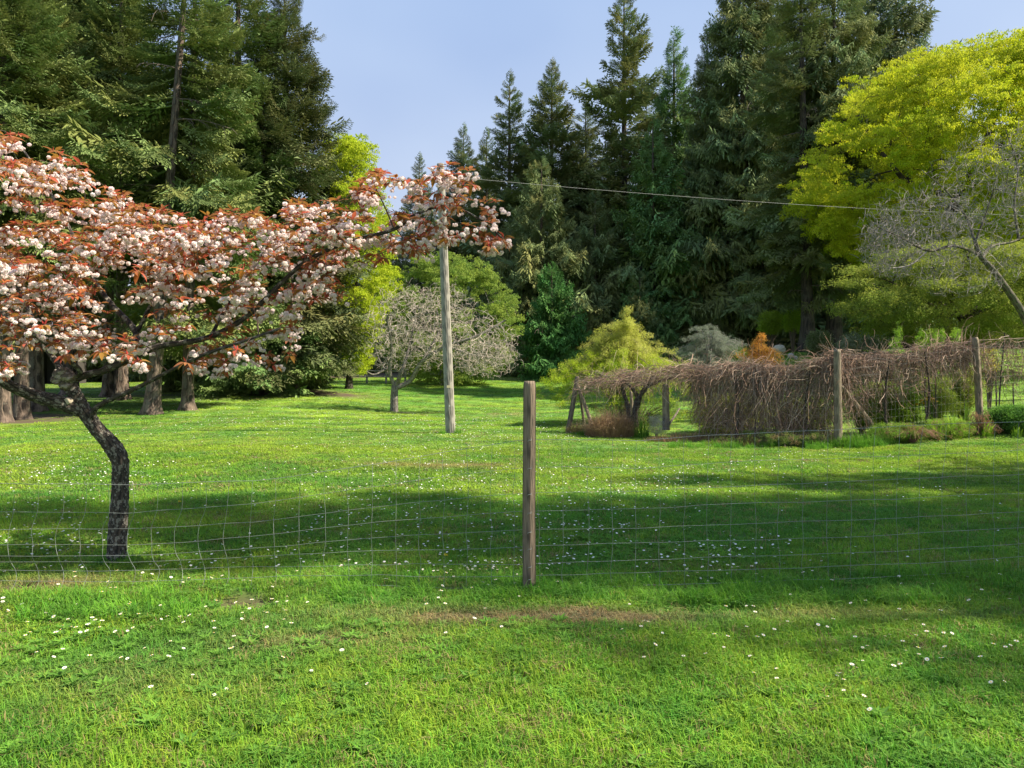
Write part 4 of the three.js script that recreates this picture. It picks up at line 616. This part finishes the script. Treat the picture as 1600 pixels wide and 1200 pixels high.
shrub({ seed: 92, name: 'leafy_plant', category: 'plant', px: 1140, d: 21.5, box: [1080, 618, 1200, 690], n: 460, s: .17, geos: C.small, stems: .3, col: R => jitC(R, [.3, .4, .03], [.38, .44, .04]), label: 'yellow green leaves showing through the left part of the vine curtain' });
shrub({ seed: 93, name: 'leafy_plant', category: 'plant', px: 1250, d: 21.5, box: [1205, 625, 1300, 694], n: 520, s: .17, geos: C.small, stems: .3, col: R => jitC(R, [.13, .2, .02], [.22, .28, .03]), label: 'dim green plants behind the thickest part of the vine curtain' });
shrub({ seed: 95, name: 'leafy_bush', category: 'shrub', px: 1590, d: 19, box: [1546, 636, 1650, 694], n: 620, s: .14, geos: C.small, stems: .1, col: R => jitC(R, [.06, .17, .03], [.15, .32, .04]), label: 'low glossy green bush at the right end of the garden bed' });
shrub({ seed: 96, name: 'lavender_clump', category: 'plant', px: 1027, d: 20.9, box: [1012, 650, 1044, 676], n: 120, s: .1, geos: C.tiny, stems: 0, col: R => jitC(R, [.3, .3, .33], [.38, .38, .42]), label: 'small grey lavender clump at the foot of the second garden post' });
shrub({ seed: 97, name: 'leafy_plant', category: 'plant', px: 1000, d: 24.5, box: [925, 622, 1062, 668], n: 260, s: .15, geos: C.small, stems: .3, col: R => jitC(R, [.13, .24, .03], [.24, .33, .04]), label: 'loose green plants inside the garden seen under the vine arch' });
shrub({ seed: 100, name: 'yellow_shrub', category: 'shrub', px: 1545, d: 22.4, box: [1534, 546, 1558, 580], n: 40, s: .12, geos: C.small, stems: .4, col: R => jitC(R, [.6, .42, .03], [.4, .36, .04]), label: 'small yellow flowering spray right of the right hand garden post' });
const STRAW0 = [.3, .2, .12], STRAW1 = [.4, .28, .17], SW0 = [.2, .4, .03], SW1 = [.34, .5, .04], GR0 = [.07, .2, .02], GR1 = [.15, .32, .03];
const tufts = [
  [955, 21.2, 3200, .72, .45, 1.0, .009, 1, STRAW0, STRAW1, 'dry_grass_mound', 'grass clump', 'large mound of dry brown grass under the left vine arch'],
  [905, 22, 800, .4, .25, .5, .009, .8, STRAW0, [.26, .24, .08], 'dry_grass', 'grass clump', 'dry grass round the leaning corner post of the garden'],
  [920, 21.6, 700, .55, .25, .22, .012, .8, GR0, GR1, 'grass_tuft', 'grass clump', 'dark green grass fringe below the leaning corner post'],
  [1003, 20.9, 200, .22, .2, .75, .012, .5, GR0, GR1, 'grass_tuft', 'grass clump', 'tall green grass blades beside the vine trunk'],
  [1070, 20.1, 1300, 1.1, .3, .33, .009, .9, [.24, .14, .09], STRAW1, 'dry_grass', 'grass clump', 'low strip of reddish dry grass left of the vine curtain'],
  [1180, 19.2, 1500, 1.3, .25, .34, .009, .9, [.2, .13, .08], [.2, .24, .06], 'dry_grass', 'grass clump', 'ragged brown and green fringe below the vine curtain'],
  [1345, 18.5, 1900, .95, .3, .42, .012, .7, GR0, GR1, 'grass_tuft', 'grass clump', 'long dark green grass right of the tallest garden post'],
  [1262, 18.8, 700, .6, .2, .3, .01, .8, GR0, [.2, .2, .06], 'grass_tuft', 'grass clump', 'green grass strip left of the tallest garden post'],
  [1488, 18.9, 60, .26, .2, .75, .045, .35, SW0, SW1, 'iris_plant', 'plant', 'clump of upright sword leaves left of the right hand garden post'],
  [1464, 19, 34, .16, .15, .5, .045, .5, SW0, SW1, 'iris_plant', 'plant', 'smaller sword leaf clump beside the brown bramble'],
  [1508, 19.6, 22, .13, .12, .95, .06, .25, [.2, .4, .03], [.36, .5, .05], 'iris_plant', 'plant', 'tallest sword leaves just left of the right hand garden post'],
  [1542, 18.7, 36, .18, .15, .55, .045, .45, SW0, SW1, 'iris_plant', 'plant', 'sword leaf clump right of the reddish bramble'],
  [1590, 18.4, 20, .14, .12, .5, .05, .4, SW0, SW1, 'iris_plant', 'plant', 'sword leaf clump in front of the low glossy bush'],
];
tufts.forEach(([px, d, n, rx, rz, h, w, lean, c0, c1, name, category, label], k) => tuft({ seed: 200 + k, px, d, n, rx, rz, h, w, lean, c0, c1, name, category, label }));
{
  const R = rng(66), petal = leafClump(90, 7, .7, .5, { broad: 1, droop: .1, flat: .3 }), mats = [plain(.75, .5, .02, .7), plain(.7, .38, .02, .7)];
  [[1415, 632], [1424, 628], [1431, 633], [1437, 627], [1448, 626], [1455, 624], [1461, 628], [1443, 631]].forEach(([px, py], k) => { const q = at(px, py, 19.85), p = V(q.x, land(q.x, q.z), q.z), t = thing('yellow_iris', 'yellow iris bloom among green leaves inside the garden, right of the slanting brace', 'flower', p, 'yellow blooms inside the garden'); mesh('stem', new MB().tube([V(0, 0, 0), V(.02, (q.y - p.y) * .6, 0), V(0, q.y - p.y, 0)], () => .008, 4).geo(true), plain(.12, .25, .04), t); const b = mesh('bloom', petal, mats[k % 2], t); b.position.y = q.y - p.y; b.scale.setScalar(.1 + .03 * R()); });
  const q = at(1507, 560, 21), p = V(q.x, land(q.x, q.z), q.z), t = thing('garden_lantern', 'dark lantern shaped feeder on a thin black pole inside the garden', 'bird feeder', p), m = plain(.025, .025, .028, .5), y = q.y - p.y;
  mesh('pole', new MB().tube([V(0, 0, 0), V(.01, y * .5, 0), V(0, y - .1, 0)], () => .014, 8).geo(true), m, t);
  mesh('body', new THREE.LatheGeometry([[.001, -.2], [.09, -.19], [.1, -.17], [.085, -.15], [.11, .1], [.14, .12], [.001, .13]].map(a => new THREE.Vector2(...a)), 10), m, t).position.y = y; mesh('roof', new THREE.ConeGeometry(.15, .14, 10), m, t).position.y = y + .2;
}
{
  const rock = (seed, px, py, d, w, h, col, name, label, group) => { const R = rng(seed), g = new THREE.IcosahedronGeometry(1, 3), a = g.attributes.position; for (let k = 0; k < a.count; k++) { const v = V(a.getX(k), a.getY(k), a.getZ(k)), n = .78 + .5 * fbm(v.x * 1.6 + seed, v.y * 1.6 + v.z * 1.3, seed, 3); a.setXYZ(k, v.x * w * n, v.y * h * n, v.z * w * .8 * n); } g.computeVertexNormals(); const p = on(px, d), o = mesh(name, g, plain(...col), null); o.position.set(p.x, EYE - (py - 600) / SC * d, -d); tag(o, label, 'rock', group); };
  rock(3, 1217, 546, 41.5, .36, .26, [.46, .43, .34], 'boulder', 'pale boulder on the far lawn left of the leaning dark trunk');
  rock(4, 1236, 556, 33, .13, .11, [.24, .25, .25], 'garden_stone', 'grey stone behind the vine covered fence, left of the pair'); rock(6, 1243, 559, 33, .1, .08, [.27, .28, .28], 'garden_stone', 'small grey stone behind the vine covered fence, right of the pair');
}

// ------------------------------------------------------------------ things glimpsed under the left wood
{
  const p = on(74, 52), t = thing('shed', 'dark open shed with orange brown fascia glimpsed left of the cherry knuckle', 'shed', p), box = (n, x, y, z, w, h, d, m) => { const o = mesh(n, new THREE.BoxGeometry(w, h, d), m, t); o.position.set(x, y, z); };
  const dk = plain(.05, .045, .04), fa = plain(.3, .13, .06); box('wall', -1.35, 1.1, -1, .12, 2.4, 2.2, dk); box('wall', 1.35, 1.1, -1, .12, 2.4, 2.2, dk); box('wall', 0, 1.1, -2.16, 2.8, 2.4, .1, dk); box('roof', 0, 2.4, -1, 3.2, .12, 2.8, dk); box('fascia', 0, 2.42, .45, 3.3, .34, .08, fa);
  const q = on(560, 50), f = thing('rail_fence', 'low weathered grey rail fence at the far lawn edge left of the orchard tree', 'fence', q), gm = plain(.3, .29, .27);
  for (let k = 0; k < 6; k++) { const x = -3.2 + k * 1.25, y = land(q.x + x, q.z) - q.y, o = mesh('post', new THREE.CylinderGeometry(.06, .07, 1, 8), gm, f); o.position.set(x, y + .45, 0); if (k < 5) for (const h of [.45, .82]) { const y2 = land(q.x + x + 1.25, q.z) - q.y, r = mesh('rail', new MB().tube([V(x, y + h, .07), V(x + .6, (y + y2) / 2 + h - .01, .08), V(x + 1.25, y2 + h, .07)], () => .045, 6).geo(true), gm, f); } }
}

// ------------------------------------------------------------------ tall trees beyond the right edge: their shade lies across the near lawn
{
  conifer({ seed: 801, px: 800 + 15 / 6.7 * SC, d: 6.7, tip: 600 - 24 / 6.7 * SC, R: 4.3, crown: .1, cone: .9, kind: 'fine', color: OLIVE, trunk: .3, n: 230, gap: .2, label: 'conifer outside the right edge whose shadow crosses the lawn behind the wire fence' });
  conifer({ seed: 803, px: 800 + 17.5 / 11 * SC, d: 11, tip: 600 - 15 / 11 * SC, R: 3.8, crown: .06, cone: .8, kind: 'fine', color: OLIVE, trunk: .25, n: 130, gap: .2, label: 'shorter conifer outside the right edge, shading the lawn before the garden' });
  broadleaf({ seed: 802, name: 'shade_tree', px: 800 + 12 / 5 * SC, d: 5, box: [800 + 9 / 5 * SC, 600 - 11 / 5 * SC, 800 + 15 / 5 * SC, 600 - 4.2 / 5 * SC], pads: 24, per: 8, padR: .7, padH: .4, leafS: .34, trunk: .17, geos: C.small, col: R => jitC(R, [.11, .2, .02], [.2, .28, .03]), label: 'leafy tree outside the right edge whose broken shade falls on the foreground grass' });
}

// ------------------------------------------------------------------ grass, daisies, weeds
{
  const R = rng(7), o = [0, 0, 0];
  const clump = (seed, n, h, w, spread, lean) => { const r = rng(seed), b = new MB(); for (let k = 0; k < n; k++) { const a = r() * 6.28, q = Math.sqrt(r()) * spread; blade(b, r, V(Math.cos(a) * q, -.004, Math.sin(a) * q), h * (.45 + .75 * r()), w * (.7 + .6 * r()), lean * (.2 + 1.1 * r()), r() * 6.28); } return b.geo(); };
  const short = [1, 2, 3, 4].map(s => clump(400 + s, 18, .062, .0052, .07, 1.0)), far = [1, 2, 3].map(s => clump(410 + s, 22, .05, .009, .11, 1.1)), long = [1, 2, 3].map(s => clump(420 + s, 26, .19, .006, .09, .75));
  const lists = { short: short.map(() => []), far: far.map(() => []), long: long.map(() => []) };
  const put = (kind, x, z, s, sy, c) => { const l = lists[kind]; l[Math.floor(R() * l.length)].push({ m: M4(V(x, land(x, z), z), R() * 6.28, s, sy, s), c }); };
  const bands = [[2.4, 4.5, 620, 'short', 1], [4.5, 7, 430, 'short', 1.1], [7, 11, 230, 'short', 1.3], [11, 18, 85, 'far', 1.5], [18, 30, 34, 'far', 2.1], [30, 62, 11, 'far', 3]];
  for (const [d0, d1, dens, kind, sc] of bands) {
    const half = d => d * .7 + .9, area = (d1 - d0) * (half(d0) + half(d1)), n = Math.round(area * dens);
    for (let k = 0; k < n; k++) {
      const d = Math.sqrt(lerp(d0 * d0, d1 * d1, R())), x = (R() * 2 - 1) * half(d), z = -d;
      const b = bareness(x, z); if (R() < b * 1.15) continue; const px = 800 + x / d * SC; if (d > 20.5 && d < 26 && px > 900 && px < 1640) { if (R() < .5) continue; }
      lawnTint(x, z, o, R()); const dry = dryness(x, z), lush = fbm(x * .7 + 9, z * .7, 77, 2), v = (.62 + .6 * R()) * (.85 + .3 * fbm(x * 3.3, z * 3.3, 45, 2)), st = R() < .05 + .07 * smooth(.45, .7, fbm(x * 2.3, z * 2.3, 44, 3)) ? 1 : 0;
      put(kind, x, z, sc * (.8 + .4 * R()), (d > 18 ? .7 : .6 + .8 * lush) * (1 - .45 * dry) * (1 - .6 * Math.min(1, crack(x, z - .16) + crack(x, z - .05))) * (.8 + .4 * R()), st ? [.3 * v, .26 * v, .1 * v] : (d < 11 ? [o[0] * 1.45 * v * (.75 + .5 * R()), o[1] * 1.5 * v, o[2] * 1.9 * v] : [o[0] * 1.65 * v, o[1] * 1.5 * v, o[2] * 1.6 * v]));
    }
  }
  // unmown strip along the wire fence, and fringes at tree and pole feet
  const strip = (px0, px1, d0, d1, n, h) => { for (let k = 0; k < n; k++) { const d = lerp(d0, d1, R()), px = lerp(px0, px1, R()), x = (px - 800) / SC * d, z = -d; if (fbm(x * 2.2, z * 2, 55, 2) < .4) continue; const v = .8 + .4 * R(); put('long', x, z, .8 + .5 * R(), h * (.4 + .8 * R()), jitC(R, [.075 * v, .25 * v, .02], [.17 * v, .36 * v, .03], .2)); } };
  strip(30, 330, 5.15, 5.75, 170, .6); strip(250, 560, 5.85, 6.4, 110, .45); strip(520, 840, 5.65, 6.3, 230, .55); strip(800, 850, 5.8, 6.0, 24, .7); strip(845, 1260, 5.6, 6.3, 330, .6); strip(1080, 1180, 5.6, 5.9, 110, .75); strip(1250, 1640, 5.6, 6.6, 330, .65); strip(688, 722, 21.7, 22.1, 60, 1.3); strip(150, 215, 6.75, 7.1, 50, .5); strip(1040, 1220, 18.5, 19.1, 80, 1.0); strip(1260, 1400, 18, 18.5, 100, 1.1);
  for (const [k, g] of [['short', short], ['far', far], ['long', long]]) { const grp = g.map((gg, v) => [gg, lists[k][v]]); grp.forEach(([gg, l]) => { const m = inst(k === 'long' ? 'long_grass' : 'lawn_grass', gg, grassMat, l, null); m.userData.label = k === 'long' ? 'long uncut grass along the wire fence' : 'short mown green lawn grass'; m.userData.category = 'grass'; }); }
  // broad leaved weeds and clover
  const weed = [1, 2].map(s => { const r = rng(430 + s), b = new MB(); for (let k = 0; k < 9; k++) { const a = k * .7 + r() * .4, d = V(Math.cos(a), .35 + .3 * r(), Math.sin(a)).normalize(); b.rhomb(V(0, 0, 0), d, .05 + .04 * r(), .03, V(-d.x * .3, 1, -d.z * .3).normalize()); } return b.geo(); }), wl = weed.map(() => []);
  for (let k = 0; k < 3200; k++) { const d = Math.sqrt(lerp(6, 64, R())), x = (R() * 2 - 1) * d * .7, z = -d; if (fbm(x * 1.1, z * 1.1, 88, 2) < .53 || bareness(x, z) > .3) continue; const s = (d < 5.5 ? .5 : .35) + .6 * R(); wl[k % 2].push({ m: M4(V(x, land(x, z) + .012, z), R() * 6, s), c: jitC(R, [.09, .22, .03], [.15, .32, .04]) }); }
  weed.forEach((g, v) => { const m = inst('clover_patch', g, grassMat, wl[v], null); m.userData.label = 'dark leaved clover and weeds in the near lawn'; m.userData.category = 'weeds'; });
  // daisies
  const head = (() => { const b = new MB(), n = 13; for (let k = 0; k < n; k++) { const a = k / n * 6.283, d = V(Math.cos(a), .18, Math.sin(a)).normalize(); b.rhomb(d.clone().multiplyScalar(.2), d, .85, .42, V(-d.x * .2, 1, -d.z * .2).normalize()); } return b.geo(); })();
  const disc = new THREE.SphereGeometry(.32, 8, 4, 0, 6.3, 0, 1.5), flat = (() => { const b = new MB(), c = b.v(V(0, .25, 0)); const r = Array.from({ length: 9 }, (_, k) => b.v(V(Math.cos(k * .698), .1, Math.sin(k * .698)))); for (let k = 0; k < 9; k++) b.tri(c, r[(k + 1) % 9], r[k]); return b.geo(); })();
  const white = leafy(.2); white.color.setRGB(.86, .86, .82); const yel = plain(.7, .45, .03, .8), stemM = plain(.12, .24, .05);
  const spots = [], dn = (x, z) => { const d = -z, px = 800 + x / d * SC, py = 600 + (EYE - ground(x, z)) / d * SC; let a = (d < 6.5 ? .045 : .1) * smooth(.45, .7, fbm(x * .5, z * .5, 91, 2));
    const e = (cx, cy, rx, ry, w) => w * Math.exp(-(((px - cx) / rx) ** 2 + ((py - cy) / ry) ** 2)); a += e(440, 632, 110, 22, 4) + e(760, 668, 90, 14, 1.2) + e(330, 660, 130, 14, .7) + e(700, 730, 150, 45, .5) + e(640, 800, 150, 40, .24) + e(930, 820, 130, 55, .24) + e(1150, 880, 120, 30, .25) + e(780, 880, 110, 35, .35) + e(1020, 745, 120, 30, .4) + e(120, 745, 140, 30, .6) + e(90, 850, 110, 25, .3) + e(640, 690, 120, 12, .5) + e(850, 680, 60, 8, 1.2) + e(1250, 715, 80, 10, .5) + e(640, 650, 160, 10, .7) + e(250, 1000, 300, 60, .06) + e(1300, 1000, 300, 90, .05); return a; };
  let tries = 0; while (spots.length < 4300 && tries++ < 400000) { const py = 600 + 560 * Math.pow(R(), 2.2) + 8, px = R() * 1600, d = EYE * SC / (py - 600) * 1; if (d > 60) continue; const x = (px - 800) / SC * d, z = -d; if (z < -62 || bareness(x, z) > .4 || R() > dn(x, z) * .9) continue; spots.push([x, z]); }
  spots.sort((a, b) => b[1] - a[1]);
  const proto = new THREE.Group(); proto.name = 'daisy'; mesh('stem', new MB().tube([V(0, -.05, 0), V(.004, 0, 0), V(0, .052, 0)], () => .0013, 4).geo(true), stemM, proto); const hd = mesh('petals', head, white, proto); hd.position.y = .052; hd.scale.setScalar(.0115); const dc = mesh('disc', disc, yel, proto); dc.position.y = .053; dc.scale.setScalar(.0115);
  used.set('daisy', 0);
  const rest = [];
  spots.forEach(([x, z], k) => { const y = land(x, z), s = .85 + .45 * R(), ry = R() * 6.28, rx = (R() - .5) * .7 + .2, rz = (R() - .5) * .5;
    if (k < 300) { const c = proto.clone(); c.name = numbered('daisy'); c.position.set(x, y, z); c.rotation.set(rx, ry, rz, 'YXZ'); c.scale.setScalar(s); scene.add(tag(c, 'white lawn daisy with yellow centre standing in the short grass', 'daisy', 'white daisies in the lawn')); }
    else { const w = (.0088 + .003 * s) * (1 + smooth(9, 30, -z) * .25); rest.push({ m: M4(V(x, y + .05, z), ry, w, w, w, rx, rz), c: [.86, .86, .82] }); } });
  const m = inst('daisies', flat, petalMat, rest, null); m.userData.label = 'drifts of small white daisies across the farther lawn'; m.userData.category = 'daisies';
  const dl = leafClump(95, 40, .8, .16, { droop: .2, flat: .35 });
  for (const [px, d, label] of [[697, 6.95, 'yellow dandelion in the shade left of the fence post'], [281, 10, 'yellow dandelion in the sunlit lawn right of the cherry trunk']]) { const p = on(px, d), t = thing('dandelion', label, 'dandelion', p); mesh('stem', new MB().tube([V(0, -.02, 0), V(.003, .05, 0)], () => .002, 4).geo(true), stemM, t); const b = mesh('bloom', dl, plain(.8, .58, .02, .8), t); b.position.y = .055; b.scale.setScalar(.02); }
}

renderer.render(scene, camera);
